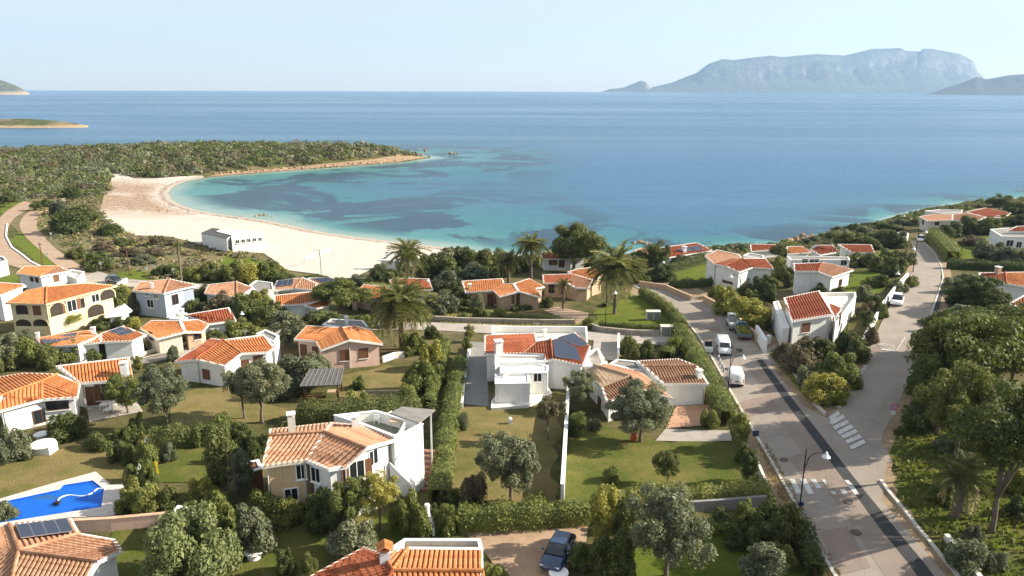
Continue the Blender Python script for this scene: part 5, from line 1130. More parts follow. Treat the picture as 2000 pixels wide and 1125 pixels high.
boulders([(420+i*9+random.uniform(-3,3), 341-i*0.55+random.uniform(-5,0)) for i in range(40)], 0.5, 1.2, 'orange granite boulder along the inner shore of the point', 'boulders along the inner shore')
boulders([(500,424),(508,423),(516,423),(524,424),(532,426),(470,423)], 0.3, 0.7, 'dark boulder at the water edge of the white beach', 'boulders on the beach')
boulders([(1238,479),(1244,480),(1250,478),(1256,479),(1262,480),(1268,479)], 0.4, 0.9, 'pale boulder standing in the sea before the solar house', 'boulders in the sea')
boulders([(1530+i*7+random.uniform(-3,3), 474-i*1.0+random.uniform(-2,2)) for i in range(16)]+[(1566,462)], 0.6, 1.5, 'brown boulder on the rocky shore below the headland', 'boulders below the headland')
sheet('rocky_bank', [(400,346),(470,340),(540,334.5),(620,328),(700,322.5),(780,316),(835,308),(802,304),(740,309.5),(660,318),(560,327.5),(480,334.5),(430,340)], 0.10, ROCKG)
# ------------------------------------------------------------------ haze: one box of even pale air
hz = MB(); hz.box(-13200, 13200, -800, 12800, -8, 900); hm = bpy.data.materials.new('haze_air'); hm.use_nodes = True; ht = hm.node_tree; ht.nodes.remove(ht.nodes['Principled BSDF'])
pv = ht.nodes.new('ShaderNodeVolumePrincipled'); pv.inputs['Color'].default_value = (0.46, 0.70, 1.0, 1); pv.inputs['Density'].default_value = 0.00006; pv.inputs['Anisotropy'].default_value = 0.15
ht.links.new(pv.outputs[0], ht.nodes['Material Output'].inputs['Volume'])
tag(hz.build('haze', hm), kind='stuff')
# ------------------------------------------------------------------ road furniture
def run_wall(name, label, px, thick, height, mat, cap=None, cat='wall', kind=None, step=1.2, dz=0.0):
    pts = gp(px); out = []
    for i in range(len(pts) - 1):
        k = max(1, int((pts[i+1] - pts[i]).length / step)); out += [pts[i].lerp(pts[i+1], j / k) for j in range(k)]
    out.append(pts[-1]); n = len(out)
    def ring(th, z0, z1):
        vs = []; fs = []
        for i, p in enumerate(out):
            d = (out[min(i+1, n-1)] - out[max(i-1, 0)]); s = Vector((-d.y, d.x, 0)).normalized() * th / 2; g = float(tz(p.x, p.y)) + dz
            vs += [(p.x-s.x, p.y-s.y, g+z0), (p.x+s.x, p.y+s.y, g+z0), (p.x+s.x, p.y+s.y, g+z1), (p.x-s.x, p.y-s.y, g+z1)]
        for i in range(n - 1):
            for k in range(4): fs.append((i*4+k, i*4+(k+1) % 4, i*4+4+(k+1) % 4, i*4+4+k))
        return vs, fs + [(3, 2, 1, 0), (n*4-4, n*4-3, n*4-2, n*4-1)]
    vs, fs = ring(thick, -0.5, height); o = mesh_obj(name, vs, fs, mat)
    if kind: o['kind'] = kind
    else: tag(o, label, cat)
    if cap: vs, fs = ring(thick + 0.08, height, height + 0.07); mesh_obj('coping', vs, fs, cap, o)
    return o
run_wall('kerb', None, [(x, y) for x, y in ROAD_L], 0.28, 0.20, KERB, kind='structure'); run_wall('kerb', None, [(1890,1150),(1842,1092),(1790,1030),(1738,965),(1720,940)], 0.28, 0.20, KERB, kind='structure')
run_wall('kerb', None, [(1575,775),(1540,720),(1512,690)], 0.25, 0.18, KERB, kind='structure'); run_wall('kerb', None, ST_R[3:], 0.22, 0.17, KERB, kind='structure'); run_wall('kerb', None, [(14,438),(12,462),(24,485),(60,512),(84,524)], 0.35, 0.3, CAPW, kind='structure')
run_wall('kerb', None, [(1612,812),(1590,790),(1570,760),(1545,728),(1536,705)], 0.3, 0.35, KERB, kind='structure')
run_wall('boundary_wall', 'white boundary wall between the two front lawns', [(1098,985),(1104,880),(1109,790),(1111,770)], 0.3, 1.9, WHITE, CAPW)
run_wall('stone_wall', 'dry stone wall along the lane below the tan villa', [(832,626),(900,630),(980,632),(1060,634),(1122,634)], 0.5, 0.9, STONE)
run_wall('stone_wall', 'dry stone wall at the lane corner below the round lawn', [(1152,640),(1170,648),(1230,654),(1292,656)], 0.5, 0.9, STONE)
run_wall('garden_wall', 'grey concrete wall under the clipped hedge', [(1310,1002),(1400,996),(1495,988)], 0.3, 1.0, GREYW)
run_wall('garden_wall', 'low pale wall beside the near verge at the lawn corner', [(1505,985),(1495,955),(1478,915)], 0.25, 0.8, CREAM)
run_wall('street_wall', 'white wall along the left side of the right street', [(1682,678),(1700,648),(1722,606),(1745,575),(1772,545)], 0.25, 1.1, WHITE, CAPW)
run_wall('road_wall', 'brown wall along the bend before the tall white house', [(1248,558),(1300,566),(1350,588)], 0.3, 1.0, TAN, MORTAR)
run_wall('road_wall', 'long brown wall under the yellow green bushes', [(1374,590),(1420,615),(1460,650),(1478,668)], 0.3, 1.2, TAN, MORTAR)
run_wall('gate_wall', 'white rendered wall with a step beside the parked truck', [(1476,660),(1484,672),(1494,690)], 0.4, 2.0, WHITE)
run_wall('pool_wall', 'pinkish brick wall behind the pool terrace', [(140,1040),(220,1036),(325,1026)], 0.3, 1.1, PINK, MORTAR)
run_wall('garden_wall', 'pale stone wall under the pines at the lower right', [(1846,1058),(1880,1098),(1925,1160)], 0.35, 0.7, CREAM)
run_wall('garden_wall', 'white wall beside the shaded drive of the modern house', [(902,800),(910,730),(918,680)], 0.25, 0.8, WHITE, CAPW)
run_wall('garden_wall', 'white wall between the modern house drive and the lane gate', [(1207,708),(1208,668)], 0.25, 1.4, WHITE, CAPW)
run_wall('garden_wall', 'white wall beside the pink house', [(748,708),(770,700),(790,698)], 0.25, 0.9, WHITE)
run_wall('garden_wall', 'broken white wall at the left edge of the dry yard', [(862,975),(866,940),(872,890),(880,850)], 0.3, 0.5, CAPW)
run_wall('garden_wall', 'low white wall beside the yellow villa', [(205,585),(232,562),(248,552)], 0.3, 1.0, WHITE)
run_wall('garden_wall', 'pale lane wall above the left hedge', [(250,700),(330,680),(420,664),(500,650)], 0.3, 0.4, CREAM)
run_wall('garden_wall', 'white fence wall running from the pool to the olive trees', [(263,975),(275,920),(288,868)], 0.12, 0.9, TRIM)
def paint(name, quads, dz):
    for q in quads:
        P = gp(q); c = drape(name, P, dz, PAINT, None, 1.0); c['kind'] = 'structure'
z8 = lambda l: [(1500 + x / 4, 845 + y / 4) for x, y in l]; z7 = lambda l: [(1500 + x / 4, 600 + y / 4) for x, y in l]
paint('crossing_stripe', [z8(q) for q in ([(165,372),(205,372),(270,490),(225,490)],[(250,372),(295,372),(360,490),(310,490)],[(330,372),(372,372),(415,445),(378,447)],[(418,376),(446,376),(462,408),(448,424)],[(482,468),(518,468),(540,492),(502,492)],[(560,455),(600,455),(625,495),(585,495)],[(625,425),(665,425),(715,495),(675,495)],[(590,380),(625,380),(662,416),(628,416)])], 0.135)
paint('crossing_stripe', [z7([(x0, y0), (x1, y1), (x1 + 22, y1 + 26), (x0 + 22, y0 + 26)]) for x0, y0, x1, y1 in ((470,872,545,820),(475,905,582,848),(502,942,612,888),(538,980,648,924),(566,1012,680,962),(600,1052,712,1002),(632,1096,742,1044))], 0.15)
paint('edge_dash', [z7([(545 + 215 * f - 16, 800 - 335 * f), (545 + 215 * f + 16, 800 - 335 * f + 2), (545 + 215 * f + 22, 800 - 335 * f - 9), (545 + 215 * f - 10, 800 - 335 * f - 11)]) for f in [(i + 0.5) / 20 for i in range(20)]], 0.14)
paint('stop_line', [z7([(882, 330), (990, 346), (992, 354), (884, 339)]), z7([(1000, 345), (1008, 346), (1076, 240), (1066, 240)])], 0.14)
for x, y in ((1658,983),(1672,1042),(1532,900)):
    p = G(x, y); o = MB().lathe((p.x, p.y, float(tz(p.x, p.y)) + 0.09), [(0.42, 0.0), (0.42, 0.055), (0.36, 0.058)], 18).build('manhole_cover', plain('cast_iron', (0.10, 0.075, 0.06), 0.7, 0.3, 6)); o['kind'] = 'structure'
for q in ([(1538,895),(1600,880),(1640,935),(1580,950)],[(1436,790),(1500,772),(1520,800),(1455,818)],[(1380,640),(1404,640),(1412,650),(1386,650)],[(1690,678),(1722,680),(1718,690),(1688,686)],[(1600,1040),(1655,1030),(1700,1110),(1640,1125)]): drape('asphalt_repair', gp(q), 0.118, ASPHR, kind='structure')
def text_on_road(txt, a, b, dz):
    A, B = G(*a), G(*b); cu = bpy.data.curves.new('road_text', 'FONT'); cu.body = txt; cu.align_x = 'CENTER'; cu.align_y = 'CENTER'; cu.size = 1; o = bpy.data.objects.new('road_text', cu); COL.objects.link(o)
    bpy.context.view_layer.update(); dg = bpy.context.evaluated_depsgraph_get(); me = bpy.data.meshes.new_from_object(o.evaluated_get(dg)); bpy.data.objects.remove(o); me.materials.append(PAINT)
    w = (B - A).length; d = (B - A).normalized(); m = bpy.data.objects.new('road_lettering', me); COL.objects.link(m); c = (A + B) / 2; s = w / 2.6
    m.location = (c.x, c.y, float(tz(c.x, c.y)) + dz + 0.02); m.rotation_euler = (0, 0, math.atan2(d.y, d.x) + math.pi); m.scale = (s, s * 1.7, 1); m['kind'] = 'structure'
text_on_road('STOP', z7([(858, 300)])[0], z7([(1000, 305)])[0], 0.14)
def lamp(px, py, hpx, ang, label, arm=1.6, white=True):
    p, _, H_ = dims(px, py, 1, hpx); e = empty('street_lamp', p, ang); tag(e, label, 'lamp', 'street lamps'); m = MB(); m.tube([(0,0,-0.2),(0,0,0.5),(0,0,0.55),(0,0,H_)], [0.10,0.10,0.065,0.045], 8); m.build('pole', DARK, e)
    m = MB(); z = H_ - 1.5; m.tube([(0.04,0,z),(0.25,0,z+0.75),(0.7,0,z+1.12),(arm,0,z+1.2)], 0.035, 6); m.tube([(0.03,0,z-0.3),(0.2,0,z+0.3),(0.3,0,z+0.8)], 0.02, 5); m.build('arm', DARK, e)
    m = MB(); m.lathe((arm, 0, z+0.78), [(0.34,0.0),(0.30,0.06),(0.14,0.22),(0.09,0.40),(0.05,0.46)], 14); hd = m.build('lamp_head', plain('lamp_white', (0.72,0.72,0.70), 0.4, 0.1) if white else DARK, e); m = MB(); m.lathe((arm, 0, z+0.72), [(0.10,0.0),(0.16,0.05),(0.16,0.08)], 10); m.build('bulb', plain('lamp_glass', (0.6,0.6,0.58), 0.2), hd)
lamp(1556,1042,156,0.0,'tall dark gooseneck street lamp beside the near crossing'); lamp(1421,776,84,0.2,'dark street lamp in front of the parked white delivery van'); lamp(1440,626,92,math.pi,'dark street lamp before the tall white house')
lamp(1182,648,80,0.4,'dark street lamp by the wide date palm'); lamp(1650,674,66,math.pi,'dark street lamp behind the traffic island bushes'); lamp(821,602,58,0.5,'street lamp beside the red wing'); lamp(1725,612,84,0.2,'street lamp on the right street beside the parked white car')
lamp(1760,552,72,0.2,'street lamp halfway up the right street'); lamp(1783,532,84,0.2,'street lamp furthest up the right street'); lamp(455,650,42,0.5,'lamp at the lane behind the long red roof'); lamp(628,545,58,2.5,'lone lamp at the edge of the beach')
lamp(1281,548,40,0.3,'lamp beside the dark round tree by the solar house'); lamp(1750,462,44,0.2,'lamp on the headland before the hedge')
def pole(px, py, hpx, label, cat='pole', r=0.10):
    p, _, H_ = dims(px, py, 1, hpx); e = empty('utility_pole', p); tag(e, label, cat); m = MB(); m.tube([(0,0,-0.2),(0,0,H_)], [r*1.3, r], 7); m.build('post', WOODB, e); m = MB(); m.box(-0.5,0.5,-0.05,0.05,H_-0.4,H_-0.28); m.build('cross_arm', WOODB, e)
pole(253,537,54,'wooden pole standing in the dune scrub'); pole(84,518,44,'pale pole between the two beach roads'); pole(450,592,40,'dark pole before the faded roof house'); pole(366,542,34,'thin pole right of the slender palm')
def sign(px, py, hpx, wpx, label, shape, col, rim=None, facing=-1.57, double=None):
    p, w, H_ = dims(px, py, wpx, hpx); e = empty('road_sign', p, facing + 1.57); tag(e, label, 'sign'); m = MB(); m.tube([(0,0.04,-0.2),(0,0.04,H_)], 0.035, 6); m.build('post', ALU, e); r = w / 2
    def disc(rr, y, mt, nm, z, sq=False):
        m = MB(); n = 4 if sq else 20; o = math.pi/4 if sq else 0; k = 1.414 if sq else 1
        P = [(rr*k*math.cos(o+2*math.pi*i/n), rr*k*math.sin(o+2*math.pi*i/n)) for i in range(n)]; m.add([(x,y,z+q) for x,q in P]+[(x,y+0.02,z+q) for x,q in P], [tuple(range(n)), tuple(range(n,2*n))[::-1]]+[(i,n+i,n+(i+1)%n,(i+1)%n) for i in range(n)]); return m.build(nm, mt, e)
    sq = shape == 'square'; disc(r, -0.02, plain('sign_' + label[:9].replace(' ', '_'), col, 0.5, 0.08), 'panel', H_ - r, sq)
    if rim: disc(r*0.74, -0.035, plain('signr_' + label[:9].replace(' ', '_'), rim, 0.5, 0.08), 'symbol', H_ - r, sq)
    if double: disc(r*0.55, -0.02, plain('signd_' + label[:9].replace(' ', '_'), double, 0.5, 0.08), 'plate', H_ - r*2.6, True)
sign(1604,772,28,10,'blue square road sign with red ringed sign on the traffic island','square',(0.06,0.25,0.62),(0.10,0.33,0.75)); sign(1624,764,26,9,'white arrow road sign on the traffic island','square',(0.75,0.75,0.73),(0.68,0.68,0.66))
sign(1740,838,50,15,'faded red ringed round sign on the grass beside the street','round',(0.60,0.10,0.14),(0.45,0.30,0.42),double=(0.7,0.7,0.68)); sign(1472,890,48,12,'dark square sign back on the near verge','square',(0.03,0.05,0.08)); sign(1562,1004,24,12,'dark round sign at the foot of the near street lamp','round',(0.03,0.06,0.12),(0.02,0.04,0.09))
for x, y, h_, lb in ((94,506,12,'small white sign on the grass between the beach roads'),(102,474,20,'white sign beside the puddled beach road'),(198,532,20,'small white sign beside the big dark dune shrub'),(288,544,22,'white parking sign left of a pair on the grassy verge'),(301,535,18,'white parking sign right of a pair on the grassy verge'),(340,546,22,'white parking sign beside the slender palm'),(420,548,22,'white sign before the shrubs below the restaurant')): sign(x, y, h_, 4.5, lb, 'square', (0.75,0.75,0.73))
# ------------------------------------------------------------------ vehicles (local frame: +x forward)
def hull(st):
    m = MB(); vs = []; n = 10
    for x, w, zb, zm, wt, zt in st: vs += [(x,-w*0.9,zb),(x,-w,zb+0.12),(x,-w,zm),(x,-wt,zt-0.07),(x,-wt*0.86,zt),(x,wt*0.86,zt),(x,wt,zt-0.07),(x,w,zm),(x,w,zb+0.12),(x,w*0.9,zb)]
    fs = [(i*n+j, i*n+(j+1) % n, i*n+n+(j+1) % n, i*n+n+j) for i in range(len(st)-1) for j in range(n)]
    fs = [f[::-1] for f in fs] + [tuple(range(n)), tuple(range(len(st)*n-n, len(st)*n))[::-1]]; m.add(vs, fs); return m
def carpaint(name, col): m = plain('paint_' + name, col, 0.25, 0.04, 2, 0, 0.5); m.node_tree.nodes['Principled BSDF'].inputs['Coat Weight'].default_value = 0.6; return m
RUB = plain('rubber', (0.02,0.02,0.02), 0.9); REDL = plain('tail_light', (0.45,0.02,0.02), 0.3); HEADG = plain('headlight', (0.7,0.7,0.68), 0.15); PLASTIC = plain('black_plastic', (0.03,0.03,0.032), 0.6)
def wheels(e, xs, y, r=0.32, w=0.2):
    for x in xs:
        for s in (-1, 1):
            m = MB(); m.tube([(x, s*(y-w), r), (x, s*y, r)], r, 16); t = m.build('wheel', RUB, e); m = MB(); m.tube([(x, s*y-s*0.03, r), (x, s*y+s*0.012, r)], r*0.6, 12); m.build('rim', ALU, t)
def veh(front, rear, name, label, cat):
    a, b = G(*front), G(*rear); c = (a + b) / 2; d = a - b; e = empty(name, (c.x, c.y, float(tz(c.x, c.y)) + 0.10), math.atan2(d.y, d.x)); tag(e, label, cat); return e
def quad(e, name, pts, mat): m = MB(); m.add(pts, [tuple(range(len(pts)))]); return m.build(name, mat, e)
def box(e, name, b, mat): return MB().box(*b).build(name, mat, e)
def car(front, rear, col, label, L=4.3, W_=1.78, H_=1.5):
    e = veh(front, rear, 'car', label, 'car'); p = carpaint(label[:8].replace(' ', '_'), col); w = W_/2; l = L/2
    hull([(-l,w*0.86,0.42,0.6,w*0.8,0.85),(-l+0.2,w*0.96,0.24,0.72,w*0.88,0.98),(-l*0.4,w,0.2,0.75,w*0.92,0.98),(l*0.35,w,0.2,0.75,w*0.92,0.97),(l*0.8,w*0.96,0.22,0.66,w*0.84,0.84),(l,w*0.82,0.38,0.55,w*0.7,0.68)]).build('body', p, e, True)
    hull([(-l*0.86,w*0.82,0.9,0.95,w*0.74,1.0),(-l*0.6,w*0.86,0.9,1.05,w*0.72,H_-0.06),(-l*0.1,w*0.86,0.9,1.05,w*0.72,H_),(l*0.18,w*0.86,0.9,1.05,w*0.72,H_-0.05),(l*0.5,w*0.82,0.9,0.94,w*0.74,0.97)]).build('windows', GLASS, e, True)
    m = MB(); m.box(-l*0.6, l*0.14, -w*0.64, w*0.64, H_-0.045, H_+0.015); m.build('roof', p, e); wheels(e, (-l*0.6, l*0.62), w*0.98)
    for s in (-1, 1): box(e, 'headlight', (l-0.12,l-0.02,s*w*0.62-0.16,s*w*0.62+0.16,0.58,0.70), HEADG); box(e, 'tail_light', (-l-0.01,-l+0.1,s*w*0.68-0.12,s*w*0.68+0.12,0.66,0.82), REDL); box(e, 'mirror', (l*0.28,l*0.36,s*(w+0.08)-0.08,s*(w+0.08)+0.08,0.98,1.1), p)
    return e
def van(front, rear, label, L=4.4, W_=1.8, H_=1.85):
    e = veh(front, rear, 'van', label, 'van'); p = carpaint('van_white', (0.78,0.78,0.77)); w = W_/2; l = L/2
    hull([(-l,w*0.95,0.4,0.9,w*0.86,H_-0.1),(-l+0.12,w,0.25,0.95,w*0.9,H_),(l*0.3,w,0.22,0.95,w*0.9,H_),(l*0.44,w,0.22,0.95,w*0.86,H_-0.12),(l*0.68,w*0.98,0.22,0.8,w*0.86,1.12),(l*0.95,w*0.9,0.26,0.7,w*0.78,0.92),(l,w*0.8,0.38,0.6,w*0.7,0.72)]).build('body', p, e, True)
    x0, x1, z0, z1 = l*0.46, l*0.70, H_-0.16, 1.14; quad(e, 'windscreen', [(x0,-w*0.74,z0),(x1,-w*0.8,z1),(x1,w*0.8,z1),(x0,w*0.74,z0)], GLASS)
    for s in (-1, 1):
        quad(e, 'side_window', [(l*0.05,s*(w*0.965),1.05),(l*0.58,s*(w*0.975),1.05),(l*0.42,s*(w*0.90),H_-0.2),(l*0.05,s*(w*0.925),H_-0.2)], GLASS); box(e, 'headlight', (l*0.9,l*0.985,s*w*0.64-0.15,s*w*0.64+0.15,0.66,0.8), HEADG); box(e, 'tail_light', (-l-0.012,-l+0.05,s*w*0.86-0.05,s*w*0.86+0.05,0.7,1.25), REDL)
        box(e, 'mirror', (l*0.5,l*0.58,s*(w+0.1)-0.1,s*(w+0.1)+0.1,1.08,1.3), PLASTIC)
    box(e, 'bumper', (-l-0.06,-l+0.1,-w*0.92,w*0.92,0.3,0.5), PLASTIC); box(e, 'bumper', (l-0.12,l+0.05,-w*0.82,w*0.82,0.3,0.48), PLASTIC); box(e, 'number_plate', (-l-0.02,-l,-0.26,0.26,0.78,0.90), PLASTIC); box(e, 'door_seam', (-l-0.008,-l,-0.012,0.012,0.5,H_-0.25), PLASTIC)
    wheels(e, (-l*0.62, l*0.64), w*0.98); return e
def truck(front, rear, label, cab, load=False):
    e = veh(front, rear, 'truck', label, 'truck'); p = carpaint('truck_' + cab[0], cab[1]); w = 0.92; l = 2.5; box(e, 'chassis', (-l,l,-0.4,0.4,0.45,0.62), PLASTIC)
    hull([(l-1.5,w*0.95,0.5,1.1,w*0.84,2.0),(l-0.9,w*0.96,0.5,1.1,w*0.86,2.05),(l-0.4,w*0.95,0.5,1.1,w*0.82,1.95),(l-0.05,w*0.92,0.5,1.05,w*0.86,1.15),(l,w*0.86,0.5,0.8,w*0.8,1.0)]).build('cab', p, e, True); quad(e, 'windscreen', [(l-0.38,-w*0.74,1.88),(l-0.06,-w*0.8,1.2),(l-0.06,w*0.8,1.2),(l-0.38,w*0.74,1.88)], GLASS)
    for s in (-1, 1): quad(e, 'side_window', [(l-1.3,s*w*0.955,1.15),(l-0.4,s*w*0.955,1.15),(l-0.55,s*w*0.88,1.8),(l-1.3,s*w*0.88,1.8)], GLASS)
    quad(e, 'rear_window', [(l-1.508,-w*0.7,1.3),(l-1.508,w*0.7,1.3),(l-1.508,w*0.66,1.85),(l-1.508,-w*0.66,1.85)], GLASS)
    gr = plain('truck_bed_' + cab[0], (0.32,0.33,0.33) if not load else (0.13,0.17,0.16), 0.6); box(e, 'bed_floor', (-l,l-1.6,-w,w,0.68,0.78), gr)
    for s in (-1, 1): box(e, 'bed_side', (-l,l-1.6,s*w-0.03,s*w+0.03,0.78,1.2), gr); box(e, 'tail_light', (-l-0.04,-l+0.02,s*0.7-0.12,s*0.7+0.12,0.5,0.62), REDL)
    box(e, 'tailgate', (-l-0.03,-l+0.03,-w+0.03,w-0.03,0.78,1.2), gr); box(e, 'headboard', (l-1.66,l-1.6,-w+0.03,w-0.03,0.78,1.7), gr); wheels(e, (-l*0.55, l*0.66), w*0.98, 0.34, 0.22); return e
van((1418,702),(1407,674),'white panel van facing down the road behind the trucks', 4.6); van((1429,732),(1440,762),'white delivery van seen from behind beside the street lamp', 4.3)
truck((1425,630),(1440,654),'empty grey flatbed truck parked under the roadside bushes',('g',(0.45,0.46,0.46))); tr = truck((1442,645),(1458,672),'flatbed truck loaded with green garden cuttings',('d',(0.20,0.26,0.26)), True)
P_ = RNG.uniform((-2.4,-0.85,0.8),(0.85,0.85,1.55),(1500,3)); P_[:,2] -= 0.3*np.abs(P_[:,1]); o = link(bpy.data.objects.new('garden_cuttings', quads_mesh('garden_cuttings', leaves(P_, RNG.normal(size=(1500,3)), 0.16), LM['lime']))); o.location = tr.location; o.rotation_euler = tr.rotation_euler; tag(o, 'heap of green branches in the loaded truck bed', 'cuttings', kind='stuff')
car((1076,1120),(1103,1064),(0.015,0.035,0.085),'dark blue car parked on the paved drive',4.5,1.82,1.48); car((1748,603),(1755,586),(0.78,0.78,0.77),'white car parked beside the white street wall',4.2,1.8,1.6); car((1795,477),(1801,466),(0.78,0.78,0.77),'small white car far up the right street',3.8)
car((236,556),(212,550),(0.03,0.035,0.04),'dark car parked behind the yellow villa',4.2)
# little open utility cart beside the van
e = veh((1386,700),(1380,680),'utility_cart','small white utility cart with dark seat left of the white panel van','cart'); box(e,'body',(-0.9,0.9,-0.55,0.55,0.35,0.75),carpaint('van_white',(0.78,0.78,0.77))); box(e,'seat',(-0.5,0.0,-0.5,0.5,0.75,1.0),PLASTIC); box(e,'backrest',(-0.62,-0.5,-0.5,0.5,0.9,1.5),PLASTIC); box(e,'bonnet',(0.35,0.95,-0.5,0.5,0.75,1.0),carpaint('van_white',(0.78,0.78,0.77))); wheels(e,(-0.6,0.62),0.6,0.26,0.16)
for i,(x,y) in enumerate(((1403,706),(1406,714),(1410,721),(1413,727))):
    p=G(x,y); e=empty('bollard',p); tag(e,('first','second','third','last')[i]+' of four blue and white bollards beside the vans','bollard','bollards beside the vans'); m=MB(); m.lathe((0,0,-0.1),[(0.09,0),(0.09,0.75),(0.06,0.8)],10); m.build('post',plain('bollard_blue',(0.10,0.20,0.34),0.5),e); m=MB(); m.lathe((0,0,0.65),[(0.095,0),(0.095,0.25),(0.05,0.32)],10); m.build('cap',TRIM,e)
p=G(1443,688); e=empty('wheelbarrow',p,0.6); tag(e,'small grey wheelbarrow standing in the road before the truck','wheelbarrow'); m=MB(); m.add([(-0.4,-0.3,0.55),(0.5,-0.25,0.5),(0.5,0.25,0.5),(-0.4,0.3,0.55),(-0.2,-0.15,0.3),(0.3,-0.12,0.28),(0.3,0.12,0.28),(-0.2,0.15,0.3)],[(0,1,5,4),(1,2,6,5),(2,3,7,6),(3,0,4,7),(4,5,6,7)]); m.build('tray',GREYW,e); m=MB(); m.tube([(0.55,-0.04,0.18),(0.55,0.04,0.18)],0.18,12); m.build('wheel',RUB,e)
for s in (-1,1): m=MB(); m.tube([(0.55,s*0.06,0.2),(0,s*0.2,0.32),(-0.95,s*0.28,0.6)],0.022,5); m.build('handle',DARK,e); m=MB(); m.tube([(-0.25,s*0.22,0.36),(-0.3,s*0.24,0.0)],0.02,5); m.build('leg',DARK,e)
# ------------------------------------------------------------------ pool and garden pieces
def pool():
    z0 = G(110, 985).z; deck = [at(x, y, z0 + 0.35) for x, y in ((-60,993),(0,974),(105,943),(187,921),(216,946),(248,944),(233,1006),(125,1011),(0,1028),(-60,1036))]; pw = [at(x, y, z0 + 0.35) for x, y in ((-50,997),(0,981),(116,956),(124,947),(181,938),(203,955),(198,990),(0,1021),(-50,1028))]
    e = empty('swimming_pool', (deck[5].x - 8, deck[5].y, z0)); tag(e, 'bright blue swimming pool with pale stone surround', 'pool'); nd, npw = len(deck), len(pw)
    vs, _, fs, *_r = geometry.delaunay_2d_cdt([v.to_2d() for v in deck + pw], [(i, (i+1) % nd) for i in range(nd)] + [(nd+i, nd+(i+1) % npw) for i in range(npw)], [], 1, 1e-4)
    PW = np.array([(v.x, v.y) for v in pw]); F_ = [f for f in fs if not inside(PW, sum(vs[i].x for i in f)/3, sum(vs[i].y for i in f)/3)]; zt = z0 + 0.35
    m = MB(); m.add([(v.x, v.y, zt) for v in vs], [tuple(f) for f in F_])
    for i in range(nd): a, b = deck[i], deck[(i+1) % nd]; m.add([(a.x,a.y,z0-1),(b.x,b.y,z0-1),(b.x,b.y,zt),(a.x,a.y,zt)], [(0,1,2,3)])
    world_child(m.build('stone_surround', plain('pool_stone', (0.56,0.49,0.42), 0.8, 0.15, 1.3)), e)
    blue = plain('pool_liner', (0.012,0.13,0.55), 0.5, 0.15, 0.8); m = MB(); m.add([(v.x,v.y,z0+0.10) for v in pw], [tuple(range(npw))])
    for i in range(npw): a, b = pw[i], pw[(i+1) % npw]; m.add([(a.x,a.y,z0+0.10),(b.x,b.y,z0+0.10),(b.x,b.y,zt),(a.x,a.y,zt)], [(3,2,1,0)])
    world_child(m.build('basin', blue), e)
    wm, t, n, l, b = newmat('pool_water'); b.inputs['Base Color'].default_value = (0.02,0.2,0.7,1); b.inputs['Roughness'].default_value = 0.04; b.inputs['IOR'].default_value = 1.33; tr_ = n.new('ShaderNodeBsdfTransparent'); tr_.inputs[0].default_value = (0.65,0.85,1,1); ms = n.new('ShaderNodeMixShader'); ms.inputs[0].default_value = 0.35; l.new(tr_.outputs[0], ms.inputs[1]); l.new(b.outputs[0], ms.inputs[2]); l.new(ms.outputs[0], n['Material Output'].inputs[0]); l.new(bump(t, noise(t, 2.2, 3, 0.5).outputs[0], 0.15, 0.1), b.inputs['Normal'])
    m = MB(); m.add([(v.x,v.y,z0+0.26) for v in pw], [tuple(range(npw))]); world_child(m.build('water', wm), e)
    m = MB(); st = [at(x, y, z0+0.3) for x, y in ((181,938),(203,955),(198,990),(192,989),(196,957),(178,942))]; m.prism([(v.x, v.y) for v in st], z0+0.05, z0+0.20); world_child(m.build('step', blue), e)
    hs = spline([at(x, y, z0+0.30) for x, y in ((112,980),(118,972),(135,967),(160,969),(178,964),(190,955),(202,954))], 6); m = MB(); m.tube(hs, 0.06, 7); o = m.build('pool_hose', plain('hose_white', (0.75,0.76,0.78), 0.5)); tag(o, 'white floating hose snaking across the pool', 'hose')
    p = at(112, 983, z0+0.3); e2 = empty('pool_cleaner', p); tag(e2, 'dark pool cleaner robot at the end of the hose', 'robot'); box(e2,'body',(-0.22,0.22,-0.18,0.18,-0.04,0.16),PLASTIC); m = MB(); m.tube([(-0.2,-0.22,0.0),(0.2,-0.22,0.0)],0.09,8); m.build('roller',DARK,e2)
pool()
def round_table(px, py, label):
    p = G(px, py); e = empty('round_table', p); tag(e, label, 'table'); m = MB(); m.lathe((0,0,-0.1),[(0.52,0),(0.48,0.55),(0.52,0.62)],18); m.build('pedestal',CAPW,e); m = MB(); m.lathe((0,0,0.52),[(0.70,0),(0.74,0.06),(0.72,0.13)],22); m.build('table_top',TRIM,e)
round_table(497,1090,'round white stone table on the shaded lawn'); round_table(1091,1132,'round white stone table at the bottom edge beside the dark car'); round_table(83,858,'round white garden table below the orange roofed house')
p = G(836,1044); e = empty('barbecue', p, 0.2); tag(e,'white masonry barbecue with domed chimney hood beside the hedge','barbecue')
for s in (-1,1): box(e,'leg',(s*0.42-0.09,s*0.42+0.09,-0.35,0.35,-0.1,0.8),CAPW)
box(e,'hearth',(-0.55,0.55,-0.4,0.4,0.8,0.95),GREYW); m = MB(); m.lathe((0,0.08,0.95),[(0.48,0),(0.46,0.35),(0.22,0.9),(0.17,1.5),(0.24,1.56),(0.2,1.75)],16); m.build('hood',CAPW,e); m = MB(); m.box(-0.26,0.26,-0.42,-0.30,0.97,1.3); m.build('mouth',DARK,e)
p = G(632,775); e = empty('gazebo', p, 0.1); tag(e,'brown wooden gazebo with grey felt roof below the pink house','gazebo'); w,d = 2.0,1.6
for sx in (-1,1):
    for sy in (-1,1): box(e,'post',(sx*w-0.07,sx*w+0.07,sy*d-0.07,sy*d+0.07,-0.3,2.2 + (0.25 if sy > 0 else 0)),WOODB)
